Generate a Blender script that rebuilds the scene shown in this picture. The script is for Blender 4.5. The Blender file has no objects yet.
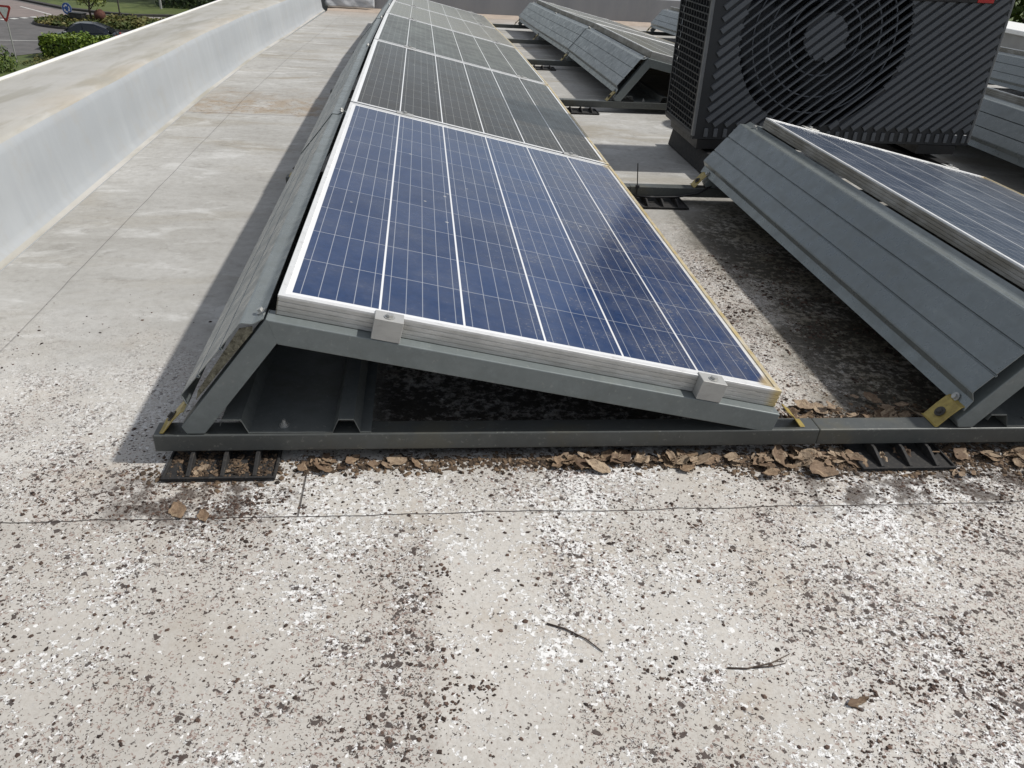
import bpy, bmesh, math, random
from mathutils import Vector, Matrix, noise as mnoise
R = math.radians
random.seed(7)
SC = bpy.context.scene
COL = SC.collection

# ------------------------------------------------------------------ measures
P = 1.67                    # panel pitch along a row
L = 1.65                    # panel length along the row
W = 0.9694                  # panel width up the slope
D = 1.514                   # row pitch
T = 0.2032                  # tilt of the panels
ZL = 0.1359                 # low edge height
ZH = ZL + W*math.sin(T)
SL = {0: 0.0, 1: 0.0, 2: -0.01885, 3: -0.03728, 4: -0.03058, 5: -0.03058}   # fall of the roof, bay by bay

def zof(y):
    z = 0.0
    for k in (2, 3, 4):
        t = min(max(y-k*P, 0), P if k < 4 else 99)
        z += math.tan(SL[k])*t
    return z

# ------------------------------------------------------------------ mesh helpers
class MB:
    def __init__(s): s.v = []; s.f = []
    def add(s, vs, fs):
        b = len(s.v); s.v += [tuple(v) for v in vs]; s.f += [tuple(b+i for i in f) for f in fs]; return s
    def box(s, x0, x1, y0, y1, z0, z1, M=None):
        vs = [Vector((x, y, z)) for z in (z0, z1) for y in (y0, y1) for x in (x0, x1)]
        if M: vs = [M @ v for v in vs]
        return s.add(vs, [(0,2,3,1),(4,5,7,6),(0,1,5,4),(2,6,7,3),(0,4,6,2),(1,3,7,5)])
    def prism(s, prof, y0, y1, axis='y', M=None):
        n = len(prof); vs = []
        for t in (y0, y1):
            for a, b in prof:
                v = Vector((a, t, b)) if axis == 'y' else (Vector((t, a, b)) if axis == 'x' else Vector((a, b, t)))
                vs.append(M @ v if M else v)
        fs = [(i, (i+1) % n, n+(i+1) % n, n+i) for i in range(n)]
        fs += [tuple(range(n-1, -1, -1)), tuple(range(n, 2*n))]
        return s.add(vs, fs)
    def tube(s, pts, r, n=8, r1=None, cap=True):
        pts = [Vector(p) for p in pts]; m = len(pts); rings = []
        up = Vector((0.13, 0.21, 1)).normalized()
        for i, p in enumerate(pts):
            d = (pts[min(i+1, m-1)]-pts[max(i-1, 0)]).normalized()
            a = d.cross(up)
            if a.length < 0.05: a = d.cross(Vector((1, 0, 0)))
            a.normalize(); b = d.cross(a)
            rr = r if r1 is None else r+(r1-r)*i/(m-1)
            if isinstance(r, (list, tuple)): rr = r[i]
            rings.append([p+(a*math.cos(2*math.pi*k/n)+b*math.sin(2*math.pi*k/n))*rr for k in range(n)])
        vs = [v for q in rings for v in q]
        fs = [(i*n+k, i*n+(k+1) % n, (i+1)*n+(k+1) % n, (i+1)*n+k) for i in range(m-1) for k in range(n)]
        if cap: fs += [tuple(range(n-1, -1, -1)), tuple((m-1)*n+k for k in range(n))]
        return s.add(vs, fs)
    def cyl(s, c, d, r, h, n=16, r1=None):
        c = Vector(c); d = Vector(d).normalized()
        return s.tube([c, c+d*h], r, n, r if r1 is None else r1)
    def build(s, name, m, parent=None, smooth=False, bevel=0, seg=1, loc=None):
        me = bpy.data.meshes.new(name); me.from_pydata(s.v, [], s.f)
        bm = bmesh.new(); bm.from_mesh(me)
        bmesh.ops.recalc_face_normals(bm, faces=bm.faces)
        bm.to_mesh(me); bm.free()
        me.update()
        ms = m if isinstance(m, (list, tuple)) else [m]
        for q in ms: me.materials.append(q)
        if smooth:
            for p in me.polygons: p.use_smooth = True
        o = bpy.data.objects.new(name, me); COL.objects.link(o)
        if parent: o.parent = parent
        if loc: o.location = loc
        if bevel:
            b = o.modifiers.new('bevel', 'BEVEL'); b.width = bevel; b.segments = seg; b.limit_method = 'ANGLE'; b.angle_limit = R(30)
        return o

def tag(o, label=None, cat=None, group=None, kind=None):
    if label: o['label'] = label
    if cat: o['category'] = cat
    if group: o['group'] = group
    if kind: o['kind'] = kind
    return o
def thing(name, label, cat, loc=(0, 0, 0), rot=None, group=None):
    o = bpy.data.objects.new(name, None); COL.objects.link(o); o.location = loc
    o.empty_display_size = 0.1
    if rot is not None: o.rotation_euler = rot
    return tag(o, label, cat, group)
def copy_tree(o, parent=None):
    c = o.copy(); COL.objects.link(c); c.parent = parent
    for ch in list(o.children): copy_tree(ch, c)
    return c

# ------------------------------------------------------------------ material helpers
def new_mat(name):
    m = bpy.data.materials.new(name); m.use_nodes = True
    nt = m.node_tree; b = nt.nodes['Principled BSDF']
    return m, nt, b
def put(nt, sock, v):
    if isinstance(v, bpy.types.NodeSocket): nt.links.new(v, sock)
    elif isinstance(v, (tuple, list)) and len(v) == 3 and sock.type == 'RGBA': sock.default_value = (*v, 1)
    else: sock.default_value = v
def ma(nt, op, a, b=0.0, c=None, clamp=False):
    n = nt.nodes.new('ShaderNodeMath'); n.operation = op; n.use_clamp = clamp
    put(nt, n.inputs[0], a); put(nt, n.inputs[1], b)
    if c is not None: put(nt, n.inputs[2], c)
    return n.outputs[0]
def mix(nt, f, a, b, mode='MIX'):
    n = nt.nodes.new('ShaderNodeMix'); n.data_type = 'RGBA'; n.blend_type = mode
    put(nt, n.inputs[0], f); put(nt, n.inputs[6], a); put(nt, n.inputs[7], b)
    return n.outputs[2]
def rng(nt, v, lo, hi, a=0.0, b=1.0, smooth=True):
    n = nt.nodes.new('ShaderNodeMapRange'); n.interpolation_type = 'SMOOTHSTEP' if smooth else 'LINEAR'
    put(nt, n.inputs[0], v)
    n.inputs[1].default_value = lo; n.inputs[2].default_value = hi; n.inputs[3].default_value = a; n.inputs[4].default_value = b
    return n.outputs[0]
def coord(nt, scale=None, kind='Object', loc=None):
    t = nt.nodes.new('ShaderNodeTexCoord').outputs[kind]
    if scale is None and loc is None: return t
    n = nt.nodes.new('ShaderNodeMapping'); nt.links.new(t, n.inputs[0])
    if scale: n.inputs['Scale'].default_value = scale
    if loc: n.inputs['Location'].default_value = loc
    return n.outputs[0]
def noi(nt, vec, scale, detail=3.0, rough=0.55, dist=0.0, col=False):
    n = nt.nodes.new('ShaderNodeTexNoise'); nt.links.new(vec, n.inputs['Vector'])
    n.inputs['Scale'].default_value = scale; n.inputs['Detail'].default_value = detail
    n.inputs['Roughness'].default_value = rough; n.inputs['Distortion'].default_value = dist
    return n.outputs[1 if col else 0]
def vor(nt, vec, scale, out=0, feat='F1'):
    n = nt.nodes.new('ShaderNodeTexVoronoi'); nt.links.new(vec, n.inputs['Vector']); n.feature = feat
    n.inputs['Scale'].default_value = scale
    return n.outputs[out]
def sep(nt, vec):
    n = nt.nodes.new('ShaderNodeSeparateXYZ'); nt.links.new(vec, n.inputs[0]); return n.outputs
def comb(nt, x, y, z=0.0):
    n = nt.nodes.new('ShaderNodeCombineXYZ')
    for i, v in enumerate((x, y, z)): put(nt, n.inputs[i], v)
    return n.outputs[0]
def bump(nt, b, h, strength=0.3, dist=0.002):
    n = nt.nodes.new('ShaderNodeBump'); n.inputs['Strength'].default_value = strength; n.inputs['Distance'].default_value = dist
    nt.links.new(h, n.inputs['Height']); nt.links.new(n.outputs[0], b.inputs['Normal'])
def line(nt, v, c, hw, soft=1.5):
    d = ma(nt, 'ABSOLUTE', ma(nt, 'SUBTRACT', v, c))
    return rng(nt, d, hw, hw*soft, 1, 0)

def simple(name, c1, c2=None, rough=0.5, metal=0.0, scale=20.0, bumpy=0.0, spec=0.5, stretch=(1, 1, 1), dirt=None, rvar=0.1):
    m, nt, b = new_mat(name)
    v = coord(nt, stretch)
    n1 = noi(nt, v, scale, 5, 0.6)
    c = mix(nt, rng(nt, n1, 0.3, 0.7), c1, c2 or tuple(x*0.8 for x in c1))
    if dirt:
        n2 = noi(nt, v, scale*2.3, 6, 0.7)
        c = mix(nt, ma(nt, 'MULTIPLY', rng(nt, n2, 0.52, 0.68), dirt[1]), c, dirt[0])
    put(nt, b.inputs['Base Color'], c)
    put(nt, b.inputs['Roughness'], rng(nt, n1, 0.2, 0.8, rough-rvar, rough+rvar))
    b.inputs['Metallic'].default_value = metal; b.inputs['Specular IOR Level'].default_value = spec
    if bumpy: bump(nt, b, n1, bumpy)
    return m

# ---- roof membrane
def roof_material():
    m, nt, b = new_mat('weathered_roof_membrane')
    v = coord(nt); x, y, z = sep(nt, v)
    big = noi(nt, v, 1.3, 4, 0.55); mid = noi(nt, v, 4.5, 5, 0.6); fine = noi(nt, v, 38, 5, 0.65)
    streak = noi(nt, coord(nt, (0.9, 6.5, 1)), 1.6, 5, 0.6, 0.4)
    c = mix(nt, rng(nt, big, 0.3, 0.72), (0.30, 0.292, 0.270), (0.415, 0.41, 0.392))
    c = mix(nt, rng(nt, streak, 0.35, 0.7, 0, 0.26), c, (0.47, 0.465, 0.445))
    far = rng(nt, y, 0.8, 3.4)
    # tan and dirty water marks
    st = noi(nt, coord(nt, (1.0, 2.4, 1), loc=(3.1, 1.7, 0)), 1.5, 6, 0.62, 0.6)
    c = mix(nt, ma(nt, 'MULTIPLY', rng(nt, st, 0.50, 0.68), ma(nt, 'MULTIPLY_ADD', far, 0.45, 0.30)), c, (0.265, 0.235, 0.18))
    st2 = noi(nt, coord(nt, (2.0, 3.0, 1), loc=(8.2, 4.4, 0)), 2.2, 6, 0.7, 0.3)
    c = mix(nt, rng(nt, st2, 0.56, 0.72, 0, 0.5), c, (0.20, 0.19, 0.17))
    c = mix(nt, rng(nt, fine, 0.35, 0.7, 0, 0.28), c, (0.22, 0.21, 0.19))
    c = mix(nt, rng(nt, noi(nt, coord(nt, (1.4, 2.6, 1), loc=(2.7, 6.1, 0)), 2.4, 7, 0.7, 0.5), 0.53, 0.66, 0, 0.55), c, (0.53, 0.53, 0.515))
    c = mix(nt, rng(nt, noi(nt, coord(nt, loc=(6.6, 1.2, 0)), 16, 6, 0.72), 0.54, 0.70, 0, 0.40), c, (0.17, 0.158, 0.138))
    # the flaking zone towards the front edge
    jit = ma(nt, 'MULTIPLY', ma(nt, 'SUBTRACT', mid, 0.5), 0.9)
    gap = rng(nt, x, 0.75, 0.95)                                     # the strip between the rows flakes further back
    yy = ma(nt, 'SUBTRACT', ma(nt, 'ADD', y, jit), ma(nt, 'MULTIPLY', gap, 0.95))
    near = rng(nt, yy, -0.05, 0.70, 1, 0)
    c = mix(nt, ma(nt, 'MULTIPLY', near, rng(nt, big, 0.3, 0.7, 0.4, 0.8)), c, (0.55, 0.525, 0.485))
    reg = noi(nt, v, 2.6, 4, 0.6); reg2 = noi(nt, coord(nt, loc=(5.3, 9.1, 0)), 3.4, 4, 0.62); reg3 = noi(nt, coord(nt, loc=(1.3, 2.1, 0)), 14, 3, 0.6)
    vf = noi(nt, coord(nt, loc=(3.3, 5.9, 0)), 150, 5, 0.75)
    c = mix(nt, ma(nt, 'MULTIPLY', near, rng(nt, vf, 0.40, 0.68, 0, 0.42)), c, (0.30, 0.265, 0.225))
    c = mix(nt, ma(nt, 'MULTIPLY', near, rng(nt, noi(nt, coord(nt, loc=(9.3, 2.9, 0)), 5.5, 6, 0.7), 0.5, 0.68, 0, 0.45)), c, (0.36, 0.31, 0.25))
    # tone step of the newer sheet at the right of the front strip
    front = rng(nt, y, -0.20, -0.185, 1, 0)
    xw = ma(nt, 'MULTIPLY_ADD', ma(nt, 'SUBTRACT', mid, 0.5), 0.05, x)
    c = mix(nt, ma(nt, 'MULTIPLY', front, rng(nt, xw, 0.262, 0.282, 0.30, 0)), c, (0.30, 0.28, 0.25))
    dl = ma(nt, 'MULTIPLY', front, line(nt, xw, 0.258, 0.004, 4))
    c = mix(nt, ma(nt, 'MULTIPLY', dl, rng(nt, reg3, 0.42, 0.62, 0.03, 0.32)), c, (0.15, 0.12, 0.10))
    wv = nt.nodes.new('ShaderNodeVectorMath'); wv.operation = 'MULTIPLY_ADD'
    nt.links.new(noi(nt, v, 130, 3, 0.6, col=True), wv.inputs[0]); wv.inputs[1].default_value = (0.016, 0.016, 0); nt.links.new(v, wv.inputs[2])
    dv_ = wv.outputs[0]
    def chipmask(scale, dens, rmax, soft=0.04):
        n = nt.nodes.new('ShaderNodeTexVoronoi'); n.voronoi_dimensions = '2D'; nt.links.new(dv_, n.inputs['Vector']); n.inputs['Scale'].default_value = scale
        rc = sep(nt, n.outputs[1])
        pick = ma(nt, 'GREATER_THAN', dens, rc[0])
        rad = ma(nt, 'MULTIPLY_ADD', rc[1], rmax*0.6, rmax*0.4)
        return ma(nt, 'MULTIPLY', pick, ma(nt, 'LESS_THAN', n.outputs[0], rad))
    fw = noi(nt, v, 88, 6, 0.74)
    wreg = ma(nt, 'ADD', ma(nt, 'MULTIPLY', ma(nt, 'SUBTRACT', reg, 0.47), 0.62), ma(nt, 'MULTIPLY', ma(nt, 'SUBTRACT', reg3, 0.5), 0.30))
    wm = rng(nt, ma(nt, 'ADD', fw, wreg), 0.572, 0.615)
    c = mix(nt, ma(nt, 'MULTIPLY', wm, ma(nt, 'MULTIPLY', near, rng(nt, y, -0.2, 0.15, 0.86, 0.5))), c, (0.72, 0.72, 0.71))
    dreg = ma(nt, 'ADD', ma(nt, 'MULTIPLY', ma(nt, 'SUBTRACT', reg2, 0.5), 2.0), ma(nt, 'MULTIPLY', ma(nt, 'SUBTRACT', reg3, 0.5), 1.5))
    dreg = ma(nt, 'ADD', dreg, ma(nt, 'MULTIPLY', ma(nt, 'MULTIPLY', line(nt, x, 0.21, 0.03, 2.6), rng(nt, y, -0.19, -0.24)), 0.28))
    dreg = ma(nt, 'ADD', ma(nt, 'MULTIPLY', dreg, 0.72), ma(nt, 'ADD', 0.06, ma(nt, 'SUBTRACT', ma(nt, 'MULTIPLY', rng(nt, x, 0.65, 1.0), 0.16), ma(nt, 'MULTIPLY', ma(nt, 'MULTIPLY', line(nt, x, 0.345, 0.05, 2.4), rng(nt, y, -0.19, -0.24)), 0.45))))
    r_m = ma(nt, 'MAXIMUM', chipmask(215, rng(nt, dreg, -0.2, 0.7, 0.015, 0.34), 0.60), chipmask(430, rng(nt, dreg, -0.3, 0.6, 0.02, 0.34), 0.62))
    c = mix(nt, ma(nt, 'MULTIPLY', r_m, ma(nt, 'MULTIPLY', near, 0.72)), c, (0.18, 0.11, 0.088))
    k1 = chipmask(105, rng(nt, dreg, -0.10, 0.75, 0.006, 0.26), 0.66); k2 = ma(nt, 'MAXIMUM', chipmask(260, rng(nt, dreg, -0.3, 0.7, 0.015, 0.26), 0.62), chipmask(520, rng(nt, dreg, -0.3, 0.7, 0.02, 0.26), 0.62))
    sm = ma(nt, 'MAXIMUM', k1, k2)
    c = mix(nt, ma(nt, 'MULTIPLY', sm, ma(nt, 'MULTIPLY', near, 0.92)), c, (0.046, 0.032, 0.027))
    w2 = chipmask(190, rng(nt, wreg, -0.15, 0.25, 0.01, 0.12), 0.55)
    c = mix(nt, ma(nt, 'MULTIPLY', w2, ma(nt, 'MULTIPLY', near, 0.8)), c, (0.74, 0.74, 0.73))
    # olive moss strip between the first two rows, its black painted deeper as row shade
    moss_shade = ma(nt, 'MULTIPLY', rng(nt, ma(nt, 'ADD', x, ma(nt, 'MULTIPLY', jit, 0.25)), 1.08, 1.30), rng(nt, ma(nt, 'ADD', y, jit), 2.0, 1.3, 0, 1))
    under_shade = ma(nt, 'MULTIPLY', rng(nt, ma(nt, 'ADD', x, ma(nt, 'MULTIPLY', jit, 0.2)), 0.08, 0.2), ma(nt, 'MULTIPLY', rng(nt, x, 1.0, 0.9, 0, 1), rng(nt, y, 1.7, 1.5, 0, 1)))  # shade under the near panel painted dark, broken up like moss
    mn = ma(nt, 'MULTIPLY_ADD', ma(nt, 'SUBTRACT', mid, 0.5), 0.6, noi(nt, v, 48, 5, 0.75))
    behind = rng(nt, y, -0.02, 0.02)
    c = mix(nt, ma(nt, 'MULTIPLY', ma(nt, 'MULTIPLY', moss_shade, behind), rng(nt, noi(nt, v, 5, 5, 0.65), 0.35, 0.6, 0.40, 0.85)), c, (0.16, 0.138, 0.092))
    c = mix(nt, ma(nt, 'MULTIPLY', ma(nt, 'MULTIPLY', moss_shade, behind), ma(nt, 'MULTIPLY', rng(nt, mn, 0.40, 0.54), 0.92)), c, (0.036, 0.031, 0.022))
    c = mix(nt, ma(nt, 'MULTIPLY', ma(nt, 'MULTIPLY', under_shade, behind), ma(nt, 'MULTIPLY', rng(nt, mn, 0.34, 0.52), 0.93)), c, (0.030, 0.025, 0.019))
    # damp dirty strip by the front pads and under the frames
    pad = ma(nt, 'MULTIPLY', line(nt, y, -0.135, 0.03, 3.4), rng(nt, noi(nt, v, 15, 7, 0.8), 0.44, 0.55))
    pads = ma(nt, 'MAXIMUM', line(nt, x, -0.15, 0.07, 3.2), rng(nt, x, 0.85, 1.05))
    c = mix(nt, ma(nt, 'MULTIPLY', ma(nt, 'MULTIPLY', pad, pads), 0.86), c, (0.060, 0.045, 0.036))
    # seams
    wob = ma(nt, 'MULTIPLY', ma(nt, 'SUBTRACT', noi(nt, coord(nt, (1, 0, 0)), 4.0, 4, 0.6), 0.5), 0.03)
    s1 = line(nt, ma(nt, 'SUBTRACT', y, wob), -0.188, 0.0008, 2.4)
    wob2 = ma(nt, 'MULTIPLY', ma(nt, 'SUBTRACT', noi(nt, coord(nt, (0, 1, 0)), 2.5, 3, 0.6), 0.5), 0.012)
    s2 = ma(nt, 'MULTIPLY', line(nt, ma(nt, 'SUBTRACT', x, wob2), -0.703, 0.0014, 2.4), rng(nt, y, 0.25, 0.4))
    s3 = ma(nt, 'MULTIPLY', line(nt, x, 0.031, 0.0012, 2), ma(nt, 'MULTIPLY', rng(nt, y, -0.189, -0.187), rng(nt, y, 0.0, -0.01)))
    s4 = ma(nt, 'MULTIPLY', line(nt, ma(nt, 'ADD', y, wob), 2.95, 0.004, 2.2), rng(nt, x, -0.30, -0.32))
    cr = ma(nt, 'MAXIMUM', ma(nt, 'MAXIMUM', s1, ma(nt, 'MULTIPLY', s2, 0.2)), ma(nt, 'MAXIMUM', s3, ma(nt, 'MULTIPLY', s4, 0.5)))
    # brown puddle patch
    pt = ma(nt, 'MULTIPLY', rng(nt, ma(nt, 'ADD', y, ma(nt, 'MULTIPLY', jit, 0.35)), 2.94, 3.0), rng(nt, ma(nt, 'ADD', y, jit), 3.75, 3.1, 0, 1))
    pt = ma(nt, 'MULTIPLY', pt, rng(nt, x, -0.2, -0.3))
    c = mix(nt, ma(nt, 'MULTIPLY', pt, rng(nt, noi(nt, v, 11, 6, 0.7), 0.38, 0.62, 0.1, 0.75)), c, (0.27, 0.205, 0.135))
    c = mix(nt, ma(nt, 'MULTIPLY', pt, rng(nt, noi(nt, v, 50, 5, 0.7), 0.56, 0.62, 0, 0.5)), c, (0.08, 0.06, 0.045))
    # rows of dirt at the far end
    c = mix(nt, ma(nt, 'MULTIPLY', rng(nt, y, 8.8, 10.0), 0.6), c, (0.33, 0.27, 0.22))
    c = mix(nt, ma(nt, 'MULTIPLY', cr, 0.85), c, (0.06, 0.05, 0.045))
    put(nt, b.inputs['Base Color'], c)
    put(nt, b.inputs['Roughness'], rng(nt, fine, 0.2, 0.8, 0.62, 0.9))
    b.inputs['Specular IOR Level'].default_value = 0.35
    h = ma(nt, 'ADD', ma(nt, 'MULTIPLY', fine, 0.5), ma(nt, 'MULTIPLY', near, ma(nt, 'ADD', ma(nt, 'MULTIPLY', wm, 0.18), ma(nt, 'MULTIPLY', sm, 0.7))))
    lap = rng(nt, ma(nt, 'SUBTRACT', y, wob), -0.1895, -0.1870)
    lap2 = rng(nt, ma(nt, 'SUBTRACT', x, wob2), -0.7045, -0.7015)
    h = ma(nt, 'ADD', h, ma(nt, 'MULTIPLY', ma(nt, 'ADD', lap, ma(nt, 'MULTIPLY', lap2, 0.35)), 0.9))
    h = ma(nt, 'SUBTRACT', h, ma(nt, 'MULTIPLY', cr, 0.8))
    bump(nt, b, h, 0.75, 0.004)
    return m

def parapet_material():
    m, nt, b = new_mat('painted_parapet_membrane')
    v = coord(nt); x, y, z = sep(nt, v)
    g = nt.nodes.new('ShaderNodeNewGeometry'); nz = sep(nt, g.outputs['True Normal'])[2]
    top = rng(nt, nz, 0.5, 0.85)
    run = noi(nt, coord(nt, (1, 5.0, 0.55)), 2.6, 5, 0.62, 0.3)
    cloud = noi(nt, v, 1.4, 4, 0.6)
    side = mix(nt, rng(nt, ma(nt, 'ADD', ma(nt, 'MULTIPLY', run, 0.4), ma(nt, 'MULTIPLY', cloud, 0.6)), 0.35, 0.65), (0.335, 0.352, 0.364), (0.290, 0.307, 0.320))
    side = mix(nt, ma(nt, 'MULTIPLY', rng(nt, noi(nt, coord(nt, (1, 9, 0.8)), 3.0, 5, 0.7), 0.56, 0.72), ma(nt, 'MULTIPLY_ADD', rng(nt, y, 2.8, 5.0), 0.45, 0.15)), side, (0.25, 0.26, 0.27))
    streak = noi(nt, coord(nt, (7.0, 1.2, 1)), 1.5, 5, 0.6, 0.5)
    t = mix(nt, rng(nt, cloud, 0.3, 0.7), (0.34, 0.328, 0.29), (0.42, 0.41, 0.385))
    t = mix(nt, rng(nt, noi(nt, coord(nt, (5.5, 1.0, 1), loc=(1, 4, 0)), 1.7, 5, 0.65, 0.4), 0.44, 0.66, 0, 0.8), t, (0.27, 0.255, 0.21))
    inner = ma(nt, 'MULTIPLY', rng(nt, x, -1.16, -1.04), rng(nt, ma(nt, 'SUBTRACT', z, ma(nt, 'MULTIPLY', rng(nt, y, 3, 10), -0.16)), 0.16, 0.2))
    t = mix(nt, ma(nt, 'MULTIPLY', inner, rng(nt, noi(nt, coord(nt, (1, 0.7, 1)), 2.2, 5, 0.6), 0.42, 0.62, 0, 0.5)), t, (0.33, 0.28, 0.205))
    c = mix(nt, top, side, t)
    low = rng(nt, z, 0.03, 0.0)
    c = mix(nt, ma(nt, 'MULTIPLY', rng(nt, noi(nt, v, 9, 6, 0.7), 0.5, 0.68), 0.3), c, (0.30, 0.29, 0.265))
    put(nt, b.inputs['Base Color'], c); b.inputs['Roughness'].default_value = 0.55
    b.inputs['Specular IOR Level'].default_value = 0.4
    bump(nt, b, ma(nt, 'ADD', noi(nt, v, 14, 5, 0.6), ma(nt, 'MULTIPLY', run, 0.15)), 0.16, 0.008)
    return m

def cell_material(name, cA, cB, gapc, dust=1.0, spec=0.31):
    m, nt, b = new_mat(name)
    v = coord(nt); x, y, z = sep(nt, v)
    info = nt.nodes.new('ShaderNodeObjectInfo')
    mu, mv = 0.019, 0.024
    cw, cl = (W-2*mu)/6, (L-2*mv)/10
    pu = ma(nt, 'DIVIDE', ma(nt, 'SUBTRACT', x, mu), cw); pv = ma(nt, 'DIVIDE', ma(nt, 'SUBTRACT', y, mv), cl)
    fu = ma(nt, 'FRACT', pu); fv = ma(nt, 'FRACT', pv)
    du = ma(nt, 'MULTIPLY', ma(nt, 'SUBTRACT', 0.5, ma(nt, 'ABSOLUTE', ma(nt, 'SUBTRACT', fu, 0.5))), cw)
    dv = ma(nt, 'MULTIPLY', ma(nt, 'SUBTRACT', 0.5, ma(nt, 'ABSOLUTE', ma(nt, 'SUBTRACT', fv, 0.5))), cl)
    fb = ma(nt, 'FRACT', ma(nt, 'MULTIPLY', fu, 5))
    db = ma(nt, 'MULTIPLY', ma(nt, 'ABSOLUTE', ma(nt, 'SUBTRACT', fb, 0.5)), cw/5)
    lu = rng(nt, du, 0.0016, 0.0024, 1, 0); lv = rng(nt, dv, 0.0008, 0.0014, 1, 0); lb = rng(nt, db, 0.0004, 0.0009, 1, 0)
    out = ma(nt, 'MAXIMUM', ma(nt, 'GREATER_THAN', ma(nt, 'ABSOLUTE', ma(nt, 'SUBTRACT', pu, 3)), 3.0), ma(nt, 'GREATER_THAN', ma(nt, 'ABSOLUTE', ma(nt, 'SUBTRACT', pv, 5)), 5.0))
    wn = nt.nodes.new('ShaderNodeTexWhiteNoise'); wn.noise_dimensions = '3D'
    nt.links.new(comb(nt, ma(nt, 'FLOOR', pu), ma(nt, 'FLOOR', pv), info.outputs['Random']), wn.inputs['Vector'])
    wc = nt.nodes.new('ShaderNodeTexWhiteNoise'); wc.noise_dimensions = '2D'
    nt.links.new(comb(nt, ma(nt, 'FLOOR', pu), info.outputs['Random']), wc.inputs['Vector'])
    grain = vor(nt, v, 105, 1)
    gx = sep(nt, grain)[0]
    f = ma(nt, 'ADD', ma(nt, 'MULTIPLY', wn.outputs[0], 0.35), ma(nt, 'ADD', ma(nt, 'MULTIPLY', wc.outputs[0], 0.4), ma(nt, 'MULTIPLY', gx, 0.25)))
    c = mix(nt, f, cA, cB)
    c = mix(nt, ma(nt, 'MULTIPLY', lb, 0.75), c, gapc)
    c = mix(nt, ma(nt, 'MULTIPLY', lv, 0.7), c, gapc)
    c = mix(nt, ma(nt, 'MAXIMUM', lu, out), c, (0.68, 0.69, 0.70))
    # dust film, droppings and the dirt that gathers along the low edge
    dn = noi(nt, v, 7, 6, 0.65)
    c = mix(nt, ma(nt, 'MULTIPLY', rng(nt, dn, 0.3, 0.75, 0.02, 0.12), dust), c, (0.34, 0.33, 0.31))
    c = mix(nt, ma(nt, 'MULTIPLY', ma(nt, 'POWER', rng(nt, x, 0.35, W, 0, 1, False), 2.0), ma(nt, 'MULTIPLY', rng(nt, noi(nt, coord(nt, (2.5, 1, 1)), 12, 6, 0.7), 0.35, 0.7, 0.08, 0.34), dust)), c, (0.21, 0.185, 0.145))
    spots = rng(nt, ma(nt, 'MULTIPLY_ADD', ma(nt, 'SUBTRACT', dn, 0.5), 0.5, noi(nt, coord(nt, loc=(4, 2, 1)), 150, 5, 0.7)), 0.60, 0.70)
    lowx = rng(nt, x, 0.2, 0.95)
    c = mix(nt, ma(nt, 'MULTIPLY', spots, ma(nt, 'MULTIPLY_ADD', lowx, 0.5, 0.08)), c, (0.33, 0.31, 0.26))
    sv = vor(nt, v, 16, 0); drop = ma(nt, 'MULTIPLY', rng(nt, sv, 0.05, 0.09, 1, 0), rng(nt, noi(nt, v, 5, 2), 0.55, 0.6))
    c = mix(nt, ma(nt, 'MULTIPLY', drop, 0.55), c, (0.5, 0.49, 0.44))
    edge = ma(nt, 'ADD', x, ma(nt, 'MULTIPLY', noi(nt, v, 9, 4, 0.6), 0.02))
    cor = ma(nt, 'MULTIPLY', ma(nt, 'ABSOLUTE', ma(nt, 'SUBTRACT', y, L/2)), 1.0)
    corner = rng(nt, cor, L/2-0.09, L/2-0.01, 0, 0.028)
    e2 = rng(nt, ma(nt, 'ADD', edge, corner), W-0.008, W+0.012)
    c = mix(nt, ma(nt, 'MULTIPLY', e2, 0.85), c, (0.36, 0.28, 0.15))
    put(nt, b.inputs['Base Color'], c)
    put(nt, b.inputs['Roughness'], rng(nt, dn, 0.3, 0.7, 0.12, 0.24))
    b.inputs['Specular IOR Level'].default_value = spec
    bump(nt, b, dn, 0.02, 0.002)
    return m

def alu_material(name, base=(0.74, 0.745, 0.74), rough=0.42, lich=0.0):
    m, nt, b = new_mat(name)
    v = coord(nt); x, y, z = sep(nt, v)
    n1 = noi(nt, v, 16, 6, 0.65); n2 = noi(nt, coord(nt, (1, 1, 6)), 30, 5, 0.7)
    c = mix(nt, rng(nt, n1, 0.3, 0.7), base, tuple(q*0.82 for q in base))
    c = mix(nt, rng(nt, n2, 0.52, 0.72, 0, 0.35), c, (0.20, 0.185, 0.155))
    side = rng(nt, z, -0.003, -0.006)
    c = mix(nt, ma(nt, 'MULTIPLY', side, rng(nt, noi(nt, coord(nt, (1, 1, 5), loc=(3, 1, 2)), 9, 5, 0.7), 0.3, 0.65, 0.30, 0.62)), c, (0.25, 0.235, 0.20))
    high = ma(nt, 'MULTIPLY', rng(nt, x, 0.0025, 0.0015), side)
    c = mix(nt, ma(nt, 'MULTIPLY', high, rng(nt, noi(nt, coord(nt, (4, 1, 4)), 7, 6, 0.7), 0.3, 0.6, 0.55, 0.95)), c, (0.17, 0.155, 0.125))
    if lich:
        low = rng(nt, x, W-0.03, W-0.006)
        c = mix(nt, ma(nt, 'MULTIPLY', low, rng(nt, noi(nt, v, 22, 5, 0.7), 0.25, 0.6, 0.35, 0.9)), c, (0.50, 0.38, 0.15))
    put(nt, b.inputs['Base Color'], c)
    put(nt, b.inputs['Roughness'], rng(nt, n1, 0.3, 0.7, rough-0.08, rough+0.12))
    b.inputs['Metallic'].default_value = 0.35
    return m

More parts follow.
